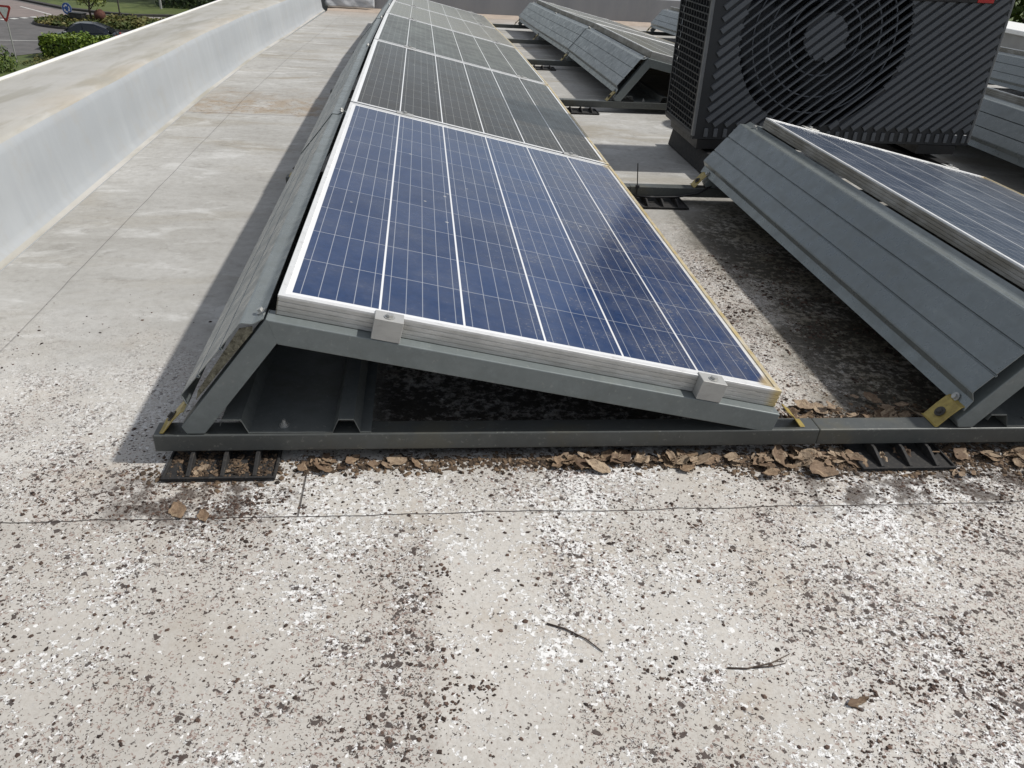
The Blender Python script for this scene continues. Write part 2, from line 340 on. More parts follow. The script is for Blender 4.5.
def steel_material(name, base, metal=0.35, rough=0.45, moss=0.0):
    m, nt, b = new_mat(name)
    v = coord(nt)
    n0 = noi(nt, v, 2.0, 4, 0.6); n1 = noi(nt, v, 24, 6, 0.65); n2 = noi(nt, v, 90, 4, 0.7)
    c = mix(nt, rng(nt, n0, 0.3, 0.7), base, tuple(q*0.86 for q in base))
    c = mix(nt, rng(nt, n1, 0.45, 0.7, 0, 0.30), c, tuple(q*0.7 for q in base))
    c = mix(nt, rng(nt, n2, 0.60, 0.7, 0, 0.35), c, (0.33, 0.33, 0.30))
    sp = sep(nt, vor(nt, v, 130, 1))[0]
    c = mix(nt, ma(nt, 'MULTIPLY', sp, 0.22), c, tuple(q*0.62 for q in base))
    c = mix(nt, rng(nt, noi(nt, coord(nt, (2.5, 0.35, 2.5)), 9, 5, 0.7), 0.52, 0.7, 0, 0.3), c, tuple(q*1.35 for q in base))
    if moss:
        c = mix(nt, ma(nt, 'MULTIPLY', rng(nt, noi(nt, v, 6, 6, 0.72), 0.5, 0.66), moss), c, (0.13, 0.115, 0.07))
    put(nt, b.inputs['Base Color'], c)
    put(nt, b.inputs['Roughness'], rng(nt, n1, 0.3, 0.7, rough-0.1, rough+0.1))
    b.inputs['Metallic'].default_value = metal
    bump(nt, b, n1, 0.05, 0.002)
    return m

def dry_leaf_material(name, c1, c2):
    m, nt, b = new_mat(name)
    info = nt.nodes.new('ShaderNodeObjectInfo'); v = coord(nt); x, y, z = sep(nt, v)
    c = mix(nt, info.outputs['Random'], c1, c2)
    c = mix(nt, rng(nt, noi(nt, v, 90, 5, 0.7), 0.42, 0.68, 0, 0.8), c, (0.075, 0.045, 0.028))
    c = mix(nt, rng(nt, noi(nt, coord(nt, loc=(1, 2, 3)), 45, 4, 0.6), 0.55, 0.7, 0, 0.6), c, (0.42, 0.33, 0.22))
    vein = line(nt, ma(nt, 'FRACT', ma(nt, 'ADD', ma(nt, 'MULTIPLY', x, 170), ma(nt, 'MULTIPLY', ma(nt, 'ABSOLUTE', y), -190))), 0.5, 0.09, 2)
    c = mix(nt, ma(nt, 'MULTIPLY', ma(nt, 'MAXIMUM', vein, line(nt, y, 0, 0.0006, 2)), 0.35), c, (0.10, 0.06, 0.035))
    put(nt, b.inputs['Base Color'], c); b.inputs['Roughness'].default_value = 0.75; b.inputs['Specular IOR Level'].default_value = 0.25
    bump(nt, b, noi(nt, v, 160, 4, 0.6), 0.5, 0.002)
    return m

def leaf_material(name, cols, rough=0.6, trans=0.0):
    m, nt, b = new_mat(name)
    g = nt.nodes.new('ShaderNodeNewGeometry')
    v = coord(nt)
    c = mix(nt, g.outputs['Random Per Island'], cols[0], cols[1])
    if len(cols) > 2: c = mix(nt, rng(nt, noi(nt, v, 0.9, 4, 0.6), 0.4, 0.65), c, cols[2])
    put(nt, b.inputs['Base Color'], c); b.inputs['Roughness'].default_value = rough
    b.inputs['Specular IOR Level'].default_value = 0.3
    return m

MAT = dict(
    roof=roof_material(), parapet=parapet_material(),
    cell_blue=cell_material('blue_polycrystalline_cells', (0.002, 0.018, 0.068), (0.012, 0.040, 0.122), (0.34, 0.36, 0.40)),
    cell_dark=cell_material('charcoal_cells', (0.018, 0.0155, 0.013), (0.030, 0.026, 0.022), (0.22, 0.22, 0.205), 0.15, 0.09),
    cell_blue_dust_sheen=cell_material('dusty_sheen_blue_cells', (0.050, 0.072, 0.118), (0.068, 0.092, 0.138), (0.42, 0.44, 0.46), 1.3, 0.6),  # dust film, plus sky reflection painted in as a lighter blue base
    cell_pale_sheen=cell_material('pale_sheen_cells', (0.040, 0.040, 0.036), (0.060, 0.060, 0.054), (0.30, 0.30, 0.28), 3.2, 0.40),  # grazing sky sheen of the far panels painted as a pale film
    alu=alu_material('aluminium_panel_frame', lich=1.0), clamp=alu_material('aluminium_clamp', (0.42, 0.42, 0.405), 0.5),
    steel=steel_material('grey_coated_steel', (0.175, 0.198, 0.198), 0.2, moss=0.14),
    rail=steel_material('weathered_rail_steel', (0.088, 0.094, 0.090), 0.2, moss=0.3),
    tray=steel_material('tray_steel', (0.14, 0.152, 0.148), 0.2, moss=0.2),
    sheet=steel_material('deflector_sheet_steel', (0.205, 0.228, 0.228), 0.35, 0.33, moss=0.10),
    lichen=simple('lichen_crusted_steel', (0.16, 0.15, 0.11), (0.05, 0.045, 0.03), 0.85, 0, 120, 0.6, dirt=((0.34, 0.32, 0.22), 0.7)),
    clip=simple('yellow_passivated_clip', (0.40, 0.31, 0.085), (0.28, 0.21, 0.06), 0.45, 0.3, 40, 0.1, dirt=((0.14, 0.11, 0.04), 0.6)),
    bolt=simple('stainless_bolt', (0.5, 0.5, 0.48), None, 0.5, 0.8, 60),
    rubber=simple('black_recycled_rubber', (0.016, 0.016, 0.017), (0.026, 0.025, 0.024), 0.75, 0, 60, 0.4, 0.35, dirt=((0.12, 0.105, 0.085), 0.35)),
    black=simple('black_plastic', (0.012, 0.012, 0.013), None, 0.5, 0, 30),
    unit=simple('anthracite_unit_casing', (0.020, 0.022, 0.025), (0.024, 0.026, 0.029), 0.5, 0.1, 8, 0.03),
    unit_slat=simple('anthracite_unit_slats', (0.085, 0.092, 0.102), (0.095, 0.102, 0.112), 0.5, 0.1, 8, 0.03),
    unit_edge=simple('grey_unit_edge', (0.16, 0.165, 0.17), None, 0.42, 0.2, 20),
    void=simple('unlit_fan_chamber', (0.009, 0.009, 0.010), None, 0.7, 0, 20),
    fin=simple('heat_exchanger_fins', (0.045, 0.045, 0.043), (0.02, 0.02, 0.02), 0.45, 0.4, 60),
    red=simple('red_badge', (0.42, 0.02, 0.02), None, 0.35, 0, 20),
    endwall=simple('grey_bitumen_upstand', (0.22, 0.225, 0.235), (0.28, 0.282, 0.288), 0.6, 0, 2.5, 0.2, stretch=(1, 1, 0.35), dirt=((0.27, 0.27, 0.265), 0.5)),
    flashing=simple('beige_flashing', (0.42, 0.35, 0.29), (0.34, 0.28, 0.23), 0.7, 0, 6, 0.1),
    film=simple('clear_wrinkled_film', (0.30, 0.31, 0.32), (0.55, 0.56, 0.57), 0.25, 0.0, 6, 0.2, stretch=(1, 1, 3)),
    white=simple('white_trim', (0.78, 0.78, 0.76), (0.70, 0.70, 0.68), 0.5, 0, 8),
    greyplaster=simple('grey_render', (0.32, 0.315, 0.30), (0.26, 0.255, 0.24), 0.8, 0, 3, 0.2),
    asphalt=simple('old_asphalt', (0.105, 0.10, 0.098), (0.078, 0.075, 0.073), 0.85, 0, 0.7, 0.2, dirt=((0.135, 0.125, 0.118), 0.6)),
    redasphalt=simple('reddish_asphalt', (0.20, 0.165, 0.15), (0.165, 0.14, 0.13), 0.85, 0, 0.9, 0.2),
    paint=simple('road_paint', (0.55, 0.55, 0.53), (0.40, 0.40, 0.38), 0.7, 0, 2.0),
    kerb=simple('dark_kerb_stone', (0.045, 0.042, 0.038), None, 0.8, 0, 3),
    paving=simple('pale_paving', (0.32, 0.30, 0.28), (0.26, 0.245, 0.23), 0.8, 0, 2),
    grass=simple('lawn', (0.085, 0.110, 0.022), (0.050, 0.072, 0.016), 0.85, 0, 0.45, 0.4, dirt=((0.11, 0.12, 0.035), 0.6)),
    bark=simple('bark', (0.07, 0.055, 0.042), (0.04, 0.032, 0.025), 0.9, 0, 5, 0.5, stretch=(1, 1, 0.3)),
    hedge=leaf_material('laurel_leaves', ((0.04, 0.085, 0.010), (0.19, 0.25, 0.035)), 0.32),
    bushleaf=leaf_material('bush_leaves', ((0.03, 0.06, 0.01), (0.09, 0.12, 0.02)), 0.5),
    cover=leaf_material('ground_cover_leaves', ((0.030, 0.055, 0.012), (0.07, 0.085, 0.02), (0.13, 0.11, 0.03)), 0.6),
    darkleaf=leaf_material('dark_tree_leaves', ((0.012, 0.025, 0.008), (0.04, 0.06, 0.015)), 0.5),
    yellowleaf=leaf_material('young_tree_leaves', ((0.08, 0.12, 0.02), (0.16, 0.18, 0.04)), 0.5),
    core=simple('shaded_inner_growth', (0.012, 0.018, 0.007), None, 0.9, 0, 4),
    carpaint=simple('dark_blue_car_paint', (0.010, 0.014, 0.022), None, 0.2, 0.3, 5, rvar=0.03),
    glass=simple('dark_car_glass', (0.012, 0.014, 0.016), None, 0.06, 0, 5, rvar=0.02),
    tyre=simple('tyre_rubber', (0.02, 0.02, 0.02), None, 0.8, 0, 20),
    chrome=simple('silver_trim', (0.6, 0.6, 0.6), None, 0.25, 0.8, 20),
    lamp=simple('car_lamp_glass', (0.5, 0.5, 0.5), None, 0.1, 0, 20, rvar=0.03),
    tail=simple('tail_lamp_red', (0.3, 0.01, 0.01), None, 0.2, 0, 20),
    signblue=simple('sign_blue', (0.012, 0.09, 0.36), None, 0.35, 0, 10),
    signred=simple('sign_red', (0.40, 0.03, 0.03), None, 0.4, 0, 10),
    signwhite=simple('sign_white', (0.80, 0.79, 0.78), None, 0.4, 0, 10),
    post=simple('galvanised_post', (0.36, 0.36, 0.35), None, 0.5, 0.4, 10),
    darkpost=simple('dark_post', (0.05, 0.045, 0.04), None, 0.7, 0, 10),
    rust=simple('rusted_steel', (0.10, 0.035, 0.022), (0.055, 0.022, 0.016), 0.85, 0.1, 9, 0.3),
    greenbox=simple('dark_cabinet_paint', (0.015, 0.016, 0.016), (0.03, 0.03, 0.028), 0.5, 0, 6),
    twig=simple('dry_twig', (0.10, 0.075, 0.055), (0.05, 0.035, 0.03), 0.85, 0, 90, 0.3),
    dryleaf=dry_leaf_material('dry_leaves', (0.16, 0.108, 0.070), (0.38, 0.30, 0.215)),
    dryleaf2=dry_leaf_material('dark_dry_leaves', (0.085, 0.056, 0.038), (0.26, 0.185, 0.12)),
    crumb=leaf_material('moss_crumbs', ((0.024, 0.017, 0.014), (0.11, 0.072, 0.055)), 0.9),
    litter=leaf_material('leaf_fragments', ((0.022, 0.016, 0.012), (0.16, 0.11, 0.07)), 0.85),
)

# ------------------------------------------------------------------ world, sun, camera
def make_world():
    w = bpy.data.worlds.new('World'); SC.world = w; w.use_nodes = True
    nt = w.node_tree; bg = nt.nodes['Background']
    sky = nt.nodes.new('ShaderNodeTexSky'); sky.sky_type = 'NISHITA'; sky.sun_disc = False
    sky.sun_elevation = R(47.6); sky.sun_rotation = R(90); sky.air_density = 1.0; sky.dust_density = 1.5
    tc = nt.nodes.new('ShaderNodeTexCoord').outputs['Generated']
    mp = nt.nodes.new('ShaderNodeMapping'); nt.links.new(tc, mp.inputs[0]); mp.inputs['Scale'].default_value = (1, 1, 2.2)
    n = noi(nt, mp.outputs[0], 2.1, 7, 0.6, 0.3)
    c = mix(nt, rng(nt, n, 0.36, 0.62, 0.35, 0.9), sky.outputs[0], (3.5, 3.5, 3.52))
    nt.links.new(c, bg.inputs[0]); bg.inputs[1].default_value = 0.118
make_world()
sun = bpy.data.lights.new('sun', 'SUN'); sun.energy = 3.5; sun.angle = R(1.5); sun.color = (1.0, 0.965, 0.91)
so = bpy.data.objects.new('sun', sun); COL.objects.link(so)
sd = Vector((math.cos(R(47.6)), -0.015, math.sin(R(47.6))))
so.rotation_euler = (-sd).to_track_quat('-Z', 'Y').to_euler(); so.location = (20, 0, 20)

cam = bpy.data.cameras.new('camera'); co = bpy.data.objects.new('camera', cam); COL.objects.link(co)
SC.camera = co
pitch, yaw, roll, F = 0.52437, 0.13133, 0.06406, 797.2
f = Vector((math.sin(yaw)*math.cos(pitch), math.cos(yaw)*math.cos(pitch), -math.sin(pitch)))
r = Vector((math.cos(yaw), -math.sin(yaw), 0)); u = r.cross(f)
r2 = math.cos(roll)*r+math.sin(roll)*u; u2 = -math.sin(roll)*r+math.cos(roll)*u
co.matrix_world = Matrix(((r2.x, u2.x, -f.x, 0.24305), (r2.y, u2.y, -f.y, -1.2872), (r2.z, u2.z, -f.z, 0.90436), (0, 0, 0, 1)))
cam.sensor_width = 36; cam.lens = F/1024*36; cam.clip_end = 1000; cam.clip_start = 0.02
SC.view_settings.view_transform = 'Standard'; SC.view_settings.look = 'None'; SC.view_settings.exposure = 0.27; SC.view_settings.gamma = 1
SC.cycles.max_bounces = 6; SC.cycles.diffuse_bounces = 3; SC.cycles.glossy_bounces = 3

# ------------------------------------------------------------------ the roof and its walls
def bent_strip(mb, prof, ys, closed=True):
    """sweep an (x, z) outline along y, following the fall of the roof"""
    n = len(prof); b = len(mb.v)
    for y in ys:
        dz = zof(y)
        for q in prof:
            a, c = q[0], q[1]
            mb.v.append((a, y, c+(dz if len(q) < 3 else 0)))
    m = n if closed else n-1
    for i in range(len(ys)-1):
        for k in range(m):
            mb.f.append((b+i*n+k, b+i*n+(k+1) % n, b+(i+1)*n+(k+1) % n, b+(i+1)*n+k))
    if closed:
        mb.f.append(tuple(b+k for k in range(n-1, -1, -1))); mb.f.append(tuple(b+(len(ys)-1)*n+k for k in range(n)))
YS = [-6, -3, -1.5, -1, -0.5, 0] + [0.4*i for i in range(1, 26)] + [10.2]
YS = sorted(set([round(q, 3) for q in YS] + [2*P, 3*P, 4*P]))
mb = MB(); bent_strip(mb, [(-0.93, 0), (7.0, 0), (7.0, -0.3), (-0.93, -0.3)], YS)
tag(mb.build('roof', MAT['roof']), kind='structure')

# left parapet: inner face slightly battered, rounded arris, cove at the foot; its outer face is the wall of the building
mb = MB()
ysp = [-6+0.25*i for i in range(66)]
ysp = [q for q in ysp if q <= 10.0]
prof_n = 0
b0 = 0
rows = []
for y in ysp:
    w1 = 0.010*mnoise.noise(Vector((y*0.9, 1.3, 0))) + 0.005*mnoise.noise(Vector((y*2.7, 7.3, 0)))
    w2 = 0.008*mnoise.noise(Vector((y*1.1, 5.1, 2)))
    dx = -0.006*max(y-1, 0)
    dz = zof(y)
    pr = [(-0.900, 0.003), (-0.918+w2*0.5, 0.010), (-0.935+w2, 0.035), (-0.948+w1, 0.13), (-0.962+w1, 0.235), (-0.972+w1, 0.260+w2), (-0.990+w1, 0.270+w2), (-1.15, 0.264), (-1.385, 0.256), (-1.40, 0.256), (-1.405, 0.250), (-1.405, -7.3), (-0.955, -7.3), (-0.955, -0.3), (-0.9, -0.3)]
    dzo = -0.0112*(y-2) if y > 2 else 0.0
    rows.append([(a+(dx if a > -1.3 else 0), y, c+((dz if a > -1.1 else (dzo if a < -1.3 else 0.5*(dz+dzo))) if c > -1 else 0)) for a, c in pr])
n = len(rows[0])
for q in rows: mb.v += q
for i in range(len(rows)-1):
    for k in range(n): mb.f.append((i*n+k, i*n+(k+1) % n, (i+1)*n+(k+1) % n, (i+1)*n+k))
mb.f.append(tuple(range(n))); mb.f.append(tuple((len(rows)-1)*n+k for k in range(n)))
pw = mb.build('parapet_wall', MAT['parapet'])
tag(pw, 'long low whitewashed parapet wall along the left edge of the roof', 'wall')
for p_ in pw.data.polygons:
    p_.use_smooth = abs(p_.normal.y) < 0.5
try:
    pw.data.set_sharp_from_angle(angle=R(50))
except Exception: pass
mb = MB()
for i in range(len(ysp)-1):
    y0, y1 = ysp[i], ysp[i+1]
    c = []
    for y in (y0, y1):
        dx = 0.0; dz = -0.0112*(y-2) if y > 2 else 0.0
        c.append([(-1.3965+dx, y, 0.2600+dz), (-1.397+dx, y, 0.2635+dz), (-1.409+dx, y, 0.2640+dz), (-1.409+dx, y, 0.20+dz)])
    mb.add(c[0]+c[1], [(k, (k+1) % 4, 4+(k+1) % 4, 4+k) for k in range(4)])
mb.build('edge_trim', MAT['white'], pw)

# end wall, with its flashing
mb = MB(); mb.box(-1.05, 7.6, 10.16, 10.5, -7.3, 0.12)
ew = mb.build('end_wall', MAT['endwall']); tag(ew, 'grey bitumen covered wall closing the far end of the roof', 'wall')
mb = MB(); zf = zof(10.1)
mb.prism([(10.0, zf+0.004), (10.155, zf+0.012), (10.155, zf+0.04), (10.13, zf+0.035)], -0.93, 7.0, 'x'); mb.build('flashing', MAT['flashing'], ew)
# crumpled film in the corner
mb = MB(); nx, nz_ = 26, 12
for j in range(nz_+1):
    for i in range(nx+1):
        X = -0.96+0.62*i/nx; Z = zf+0.045+0.26*j/nz_
        d = 0.05+0.035*abs(mnoise.noise(Vector((X*5+Z*6, Z*2.0, 3))))*2
        mb.v.append((X, 10.155-d*(0.35+0.65*(1-j/nz_)), Z))
for j in range(nz_):
    for i in range(nx): mb.f.append((j*(nx+1)+i, j*(nx+1)+i+1, (j+1)*(nx+1)+i+1, (j+1)*(nx+1)+i))
o = mb.build('plastic_film', MAT['film'], smooth=True); tag(o, 'wrinkled plastic film hanging in the far left roof corner', 'film')
s_ = o.modifiers.new('thick', 'SOLIDIFY'); s_.thickness = 0.003

# right parapet
mb = MB(); mb.box(6.5, 7.15, -3, 10.15, -7.3, 0.17)
o = mb.build('parapet_wall', MAT['greyplaster']); tag(o, 'grey rendered parapet wall along the right edge behind the last solar row', 'wall')
mb = MB(); mb.box(6.47, 7.2, -3.05, 10.15, 0.171, 0.215); mb.build('coping', MAT['white'], o, bevel=0.006)

# ------------------------------------------------------------------ solar rows
def rot_slope(a, t=0.0):
    return (Matrix.Rotation(a, 3, 'X') @ Matrix.Rotation(t, 3, 'Y')).to_euler()

def make_panel(blue):
    root = thing('solar_panel', '', 'solar panel')
    # swept, mitred frame with grooves on its outer side
    prof = [(0.0, -0.0006), (0.0006, 0.0), (0.0105, 0.0), (0.0110, -0.0006), (0.0110, -0.0035), (0.0030, -0.0036), (0.0030, -0.0345), (0.024, -0.0345), (0.024, -0.037),
            (0.0, -0.037), (0.0, -0.0305), (0.0013, -0.0298), (0.0013, -0.0290), (0.0, -0.0283), (0.0, -0.0215), (0.0013, -0.0208), (0.0013, -0.0200), (0.0, -0.0193),
            (0.0, -0.0125), (0.0013, -0.0118), (0.0013, -0.0110), (0.0, -0.0103)]
    mb = MB(); n = len(prof)
    for (cx, cy, sx, sy) in ((0, 0, 1, 1), (W, 0, -1, 1), (W, L, -1, -1), (0, L, 1, -1)):
        for d, h in prof: mb.v.append((cx+sx*d, cy+sy*d, h))
    for q in range(4):
        for k in range(n):
            mb.f.append((q*n+k, q*n+(k+1) % n, ((q+1) % 4)*n+(k+1) % n, ((q+1) % 4)*n+k))
    mb.build('frame', MAT['alu'], root)
    mb = MB(); mb.box(0.0045, W-0.0045, 0.0045, L-0.0045, -0.0078, -0.0022)
    mb.build('glass_laminate', MAT[('cell_dark', 'cell_blue', 'cell_pale_sheen', 'cell_blue_dust_sheen')[blue]], root)
    return root
protos = [make_panel(q) for q in range(4)]
used = set()
def place_panel(row, k, blue, label, group):
    src = protos[2 if (k >= 3 and not blue) else (3 if blue and row else int(blue))]
    if src in used: o = copy_tree(src)
    else: o = src; used.add(src)
    y = k*P; a = SL[k]
    o.location = (row*D, y, ZH+zof(y)); o.rotation_euler = rot_slope(a, T)
    tag(o, label, 'solar panel', group)
    return o
G1, G2, G3 = 'solar panels of the left row', 'solar panels of the middle row', 'solar panels of the right rows'
for k, (bl, lab) in enumerate([
    (True, 'large blue solar panel nearest the camera, front of the left row'),
    (False, 'charcoal solar panel second from the front in the left row'),
    (False, 'charcoal solar panel third from the front in the left row'),
    (False, 'pale grey looking solar panel fourth from the front in the left row'),
    (False, 'pale grey solar panel at the far end of the left row by the wall')]):
    place_panel(0, k, bl, lab, G1)
place_panel(1, 0, True, 'bluish dusty solar panel in front of the dark heat pump unit', G2)
for k, lab in ((2, 'dusty solar panel directly behind the dark heat pump unit'), (3, 'pale solar panel in the middle of the row behind the heat pump'), (4, 'pale solar panel at the far end of the row behind the heat pump')):
    place_panel(1, k, False, lab, G2)
for k, lab in ((1, 'solar panel seen edge on at the right frame edge beside the heat pump'), (2, 'solar panel of the right row hidden mostly by the heat pump'), (4, 'solar panel at the far end of the right row by the grey wall')):
    place_panel(2, k, False, lab, G3)
place_panel(2, 3, False, 'solar panel of the right row one before its far end', G3)
place_panel(3, 2, False, 'solar panel of the last row in front of the right parapet', G3)

# ---- wind deflectors
def sheet_profile():
    mid = [(-0.0245, 0.2980), (-0.0405, 0.2888), (-0.0440, 0.2880), (-0.0600, 0.2895), (-0.0635, 0.2888), (-0.0665, 0.2862), (-0.0690, 0.2825)]
    A = Vector((-0.0700, 0.2802)); B = Vector((-0.181, 0.1466)); d = (B-A).normalized(); nrm = Vector((-d.y, d.x))
    if nrm.x > 0: nrm = -nrm
    for fr in (0.30, 0.70):
        c = A+(B-A)*fr
        for s, dep in ((-0.0026, 0), (-0.0012, 0.0045), (0.0012, 0.0045), (0.0026, 0)):
            q = c+d*s-nrm*dep; mid.append((q.x, q.y))
    mid += [(-0.1795, 0.1485), (-0.1808, 0.1448), (-0.1730, 0.1270), (-0.1850, 0.1040)]
    th = 0.0016; inner = []
    for i, (a, b) in enumerate(mid):
        p0 = Vector(mid[max(i-1, 0)]); p1 = Vector(mid[min(i+1, len(mid)-1)]); t = (p1-p0).normalized()
        nn = Vector((t.y, -t.x)); nn = nn if nn.dot(Vector((0.8, -0.6))) > 0 else -nn
        inner.append((a+nn.x*th, b+nn.y*th))
    return mid+inner[::-1]
def make_deflector():
    mb = MB(); pr = sheet_profile(); n = len(pr)
    NY = 8; y0, y1 = -0.026, 1.728
    for i in range(NY+1):
        y = y0+(y1-y0)*i/NY
        for a, b in pr: mb.v.append((a, y, b))
    for i in range(NY):
        for k in range(n): mb.f.append((i*n+k, i*n+(k+1) % n, (i+1)*n+(k+1) % n, (i+1)*n+k))
    m = n//2
    for k in range(m-1):
        mb.f.append((k, k+1, n-2-k, n-1-k)); b = NY*n; mb.f.append((b+k, b+k+1, b+n-2-k, b+n-1-k))
    o = mb.build('wind_deflector', MAT['sheet'])
    for y in (0.012, 1.655):
        for (a, b, dr) in ((-0.0325, 0.2934, Vector((-0.50, 0, 0.866))), (-0.1815, 0.114, Vector((-0.89, 0, 0.45)))):
            m2 = MB(); m2.cyl((a, y, b), dr, 0.0095, 0.0022, 14); m2.cyl(Vector((a, y, b))+dr*0.002, dr, 0.0058, 0.0055, 6)
            m2.build('bolt', MAT['bolt'], o)
    return o
pd = make_deflector(); used_d = []
def place_deflector(row, k, label, group, last=False):
    o = pd if not used_d else copy_tree(pd); used_d.append(o)
    off = 0.0022 if k % 2 else 0.0
    y = k*P
    o.location = (row*D-off*0.7, y, zof(y)+off); o.rotation_euler = rot_slope(SL[k])
    tag(o, label, 'wind deflector', group)
    return o
GD = 'sheet metal wind deflectors behind the solar rows'
d0 = None
for k, lab in enumerate(['grey sheet metal wind deflector at the front left, its open end crusted with lichen', 'grey sheet metal wind deflector second from the front beside the left parapet walkway',
                         'grey sheet metal wind deflector third from the front beside the left parapet walkway', 'grey sheet metal wind deflector fourth from the front beside the left parapet walkway',
                         'grey sheet metal wind deflector at the far end of the left row']):
    o = place_deflector(0, k, lab, GD)
    if k == 0: d0 = o
place_deflector(1, 0, 'large grey two grooved wind deflector at the front right before the heat pump', GD)
for k, lab in ((2, 'grey wind deflector just left of the heat pump, nearest of three in its row'), (3, 'grey wind deflector in the middle of the row left of the heat pump'), (4, 'grey wind deflector of the middle row that ends by the far wall')):
    place_deflector(1, k, lab, GD)
for k, lab in ((1, 'grey wind deflector right of the heat pump at the right frame edge'), (2, 'grey wind deflector of the right row behind the heat pump'), (3, 'grey wind deflector of the right row one before its far end'), (4, 'grey wind deflector peeking out left of the heat pump by the far wall')):
    place_deflector(2, k, lab, GD)
place_deflector(3, 2, 'upper grey wind deflector right of the heat pump below the white coping', GD)
# lichen crusted triangular end flap of the first one
mb = MB()
tri = [(-0.0655, -0.0255, 0.2790), (-0.0430, -0.0255, 0.2835), (-0.0440, -0.0255, 0.2725), (-0.1560, -0.0255, 0.1360), (-0.1500, -0.0255, 0.1560)]
mb.add([Vector(q) for q in tri]+[Vector((q[0], q[1]+0.0015, q[2])) for q in tri], [(0, 1, 2, 3, 4), (9, 8, 7, 6, 5)]+[(i, (i+1) % 5, 5+(i+1) % 5, 5+i) for i in range(5)])
o = mb.build('end_flap', MAT['lichen'], d0); o['label'] = 'lichen crusted end flap'

# ---- mounting frames: rail, beam, strut, clips and clamps
ct, st_ = math.cos(T), math.sin(T)
def make_frame(end, first=True):
    """end: the first frame of a run (end clamps), else mid clamps"""
    root = thing('mounting_frame', '', 'mounting frame')
    y0, y1 = -0.027, 0.018
    mb = MB(); mb.box(-0.2425 if first else -0.4785, 1.0352, y0, y1, 0.026, 0.062); mb.build('base_rail', MAT['rail'], root, bevel=0.0025, seg=2)
    # sloping beam (local frame along the slope, under the panel)
    Mx = Matrix.Translation((0, 0, ZH)) @ Matrix.Rotation(T, 4, 'Y')
    mb = MB(); mb.prism([(-0.012, -0.0385), (0.972, -0.0385), (0.972, -0.0825), (0.012, -0.0825)], y0+0.001, y1-0.002, 'y', Mx)
    mb.build('sloping_beam', MAT['steel'], root, bevel=0.002, seg=2)
    mb = MB(); mb.prism([(-0.0185, 0.2985), (-0.190, 0.079), (-0.1820, 0.0635), (-0.1500, 0.0635), (-0.0035, 0.2520)], y0+0.0015, y1-0.003, 'y')
    mb.build('strut', MAT['steel'], root, bevel=0.002, seg=2)
    # yellow spring clip at the strut foot
    Mc = Matrix.Translation((-0.184, 0, 0.120)) @ Matrix.Rotation(math.atan2(0.048, 0.058)+math.pi, 4, 'Y')
    mb = MB()
    A = Vector((-0.181, 0.111)); B = Vector((-0.226, 0.0640)); d = (B-A).normalized(); nn = Vector((-d.y, d.x))
    if nn.x > 0: nn = -nn
    ln = (B-A).length
    pr = [A, A+d*0.008+nn*0.004, A+d*(ln*0.5)+nn*0.0035, B, B+Vector((-0.006, 0.0))]
    pr2 = [q-nn*0.0022 for q in pr][::-1]
    mb.prism([(q.x, q.y) for q in pr+pr2], -0.022, 0.030, 'y')
    c = mb.build('clip', MAT['clip'], root, bevel=0.0008)
    q = A+d*(ln*0.62)+nn*0.0038
    mb = MB(); mb.cyl((q.x, 0.003, q.y), (nn.x, 0, nn.y), 0.0115, 0.0018, 14); mb.cyl((q.x+nn.x*.001, 0.003, q.y+nn.y*.001), (nn.x, 0, nn.y), 0.0062, 0.0058, 6)
    mb.build('bolt', MAT['darkpost'], c)
    # slim yellow clip at the low end
    A = Vector((0.962, 0.100)); B = Vector((0.998, 0.0640)); d = (B-A).normalized(); nn = Vector((-d.y, d.x)); nn = nn if nn.x > 0 else -nn
    pr = [A, A+d*0.02+nn*0.003, B, B+Vector((0.010, 0))]; pr2 = [q-nn*0.002 for q in pr][::-1]
    mb = MB(); mb.prism([(q.x, q.y) for q in pr+pr2], -0.018, 0.012, 'y'); mb.build('clip', MAT['clip'], root, bevel=0.0008)
    for u_ in (0.192, 0.815):
        mb = MB(); h = 0.0255
        if end:
            mb.prism([(-0.0265, -0.0000), (-0.0265, 0.0030), (0.009, 0.0030), (0.009, 0.0004), (-0.001, 0.0004), (-0.001, -0.0375), (-0.0265, -0.0375)], u_-h, u_+h, 'x', Mx)
            bc = Vector((u_, -0.0125, 0.0028))
        else:
            mb.box(u_-0.030, u_+0.030, -0.023, 0.011, 0.0004, 0.0034, Mx)
            bc = Vector((u_, -0.006, 0.0032))
        c = mb.build('clamp', MAT['clamp'], root, bevel=0.0008)
        mb = MB(); dr = Mx.to_3x3() @ Vector((0, 0, 1)); bc = Mx @ bc
        mb.cyl(bc, dr, 0.0100, 0.0016, 16); mb.cyl(bc+dr*0.0014, dr, 0.0066, 0.0052, 6)
        mb.build('bolt', MAT['bolt'], c)
    return root
FR = {}; used_f = set()
def place_frame(row, k, end, label):
    key = (end, row == 0)
    if key in FR: o = copy_tree(FR[key])
    else: o = FR[key] = make_frame(*key)
    y = k*P-(0.0 if k == 0 else 0.0)
    o.location = (row*D, y, zof(y)); o.rotation_euler = rot_slope(SL[max(k-1, 0)] if k else 0)
    tag(o, label, 'mounting frame', 'mounting frames under the solar panels')
place_frame(0, 0, True, 'front grey steel mounting frame under the near blue panel, with two end clamps')
for k, lab in ((1, 'mounting frame between the blue panel and the first charcoal panel'), (2, 'mounting frame under the joint of the second and third left panels'), (3, 'mounting frame under the joint of the third and fourth left panels'),
               (4, 'mounting frame under the joint of the fourth and fifth left panels'), (5, 'mounting frame at the far end of the left row by the grey wall')):
    place_frame(0, k, False, lab)
place_frame(1, 0, True, 'front grey steel mounting frame with yellow clip at the right frame edge')
place_frame(1, 1, False, 'mounting frame under the far edge of the panel before the heat pump')
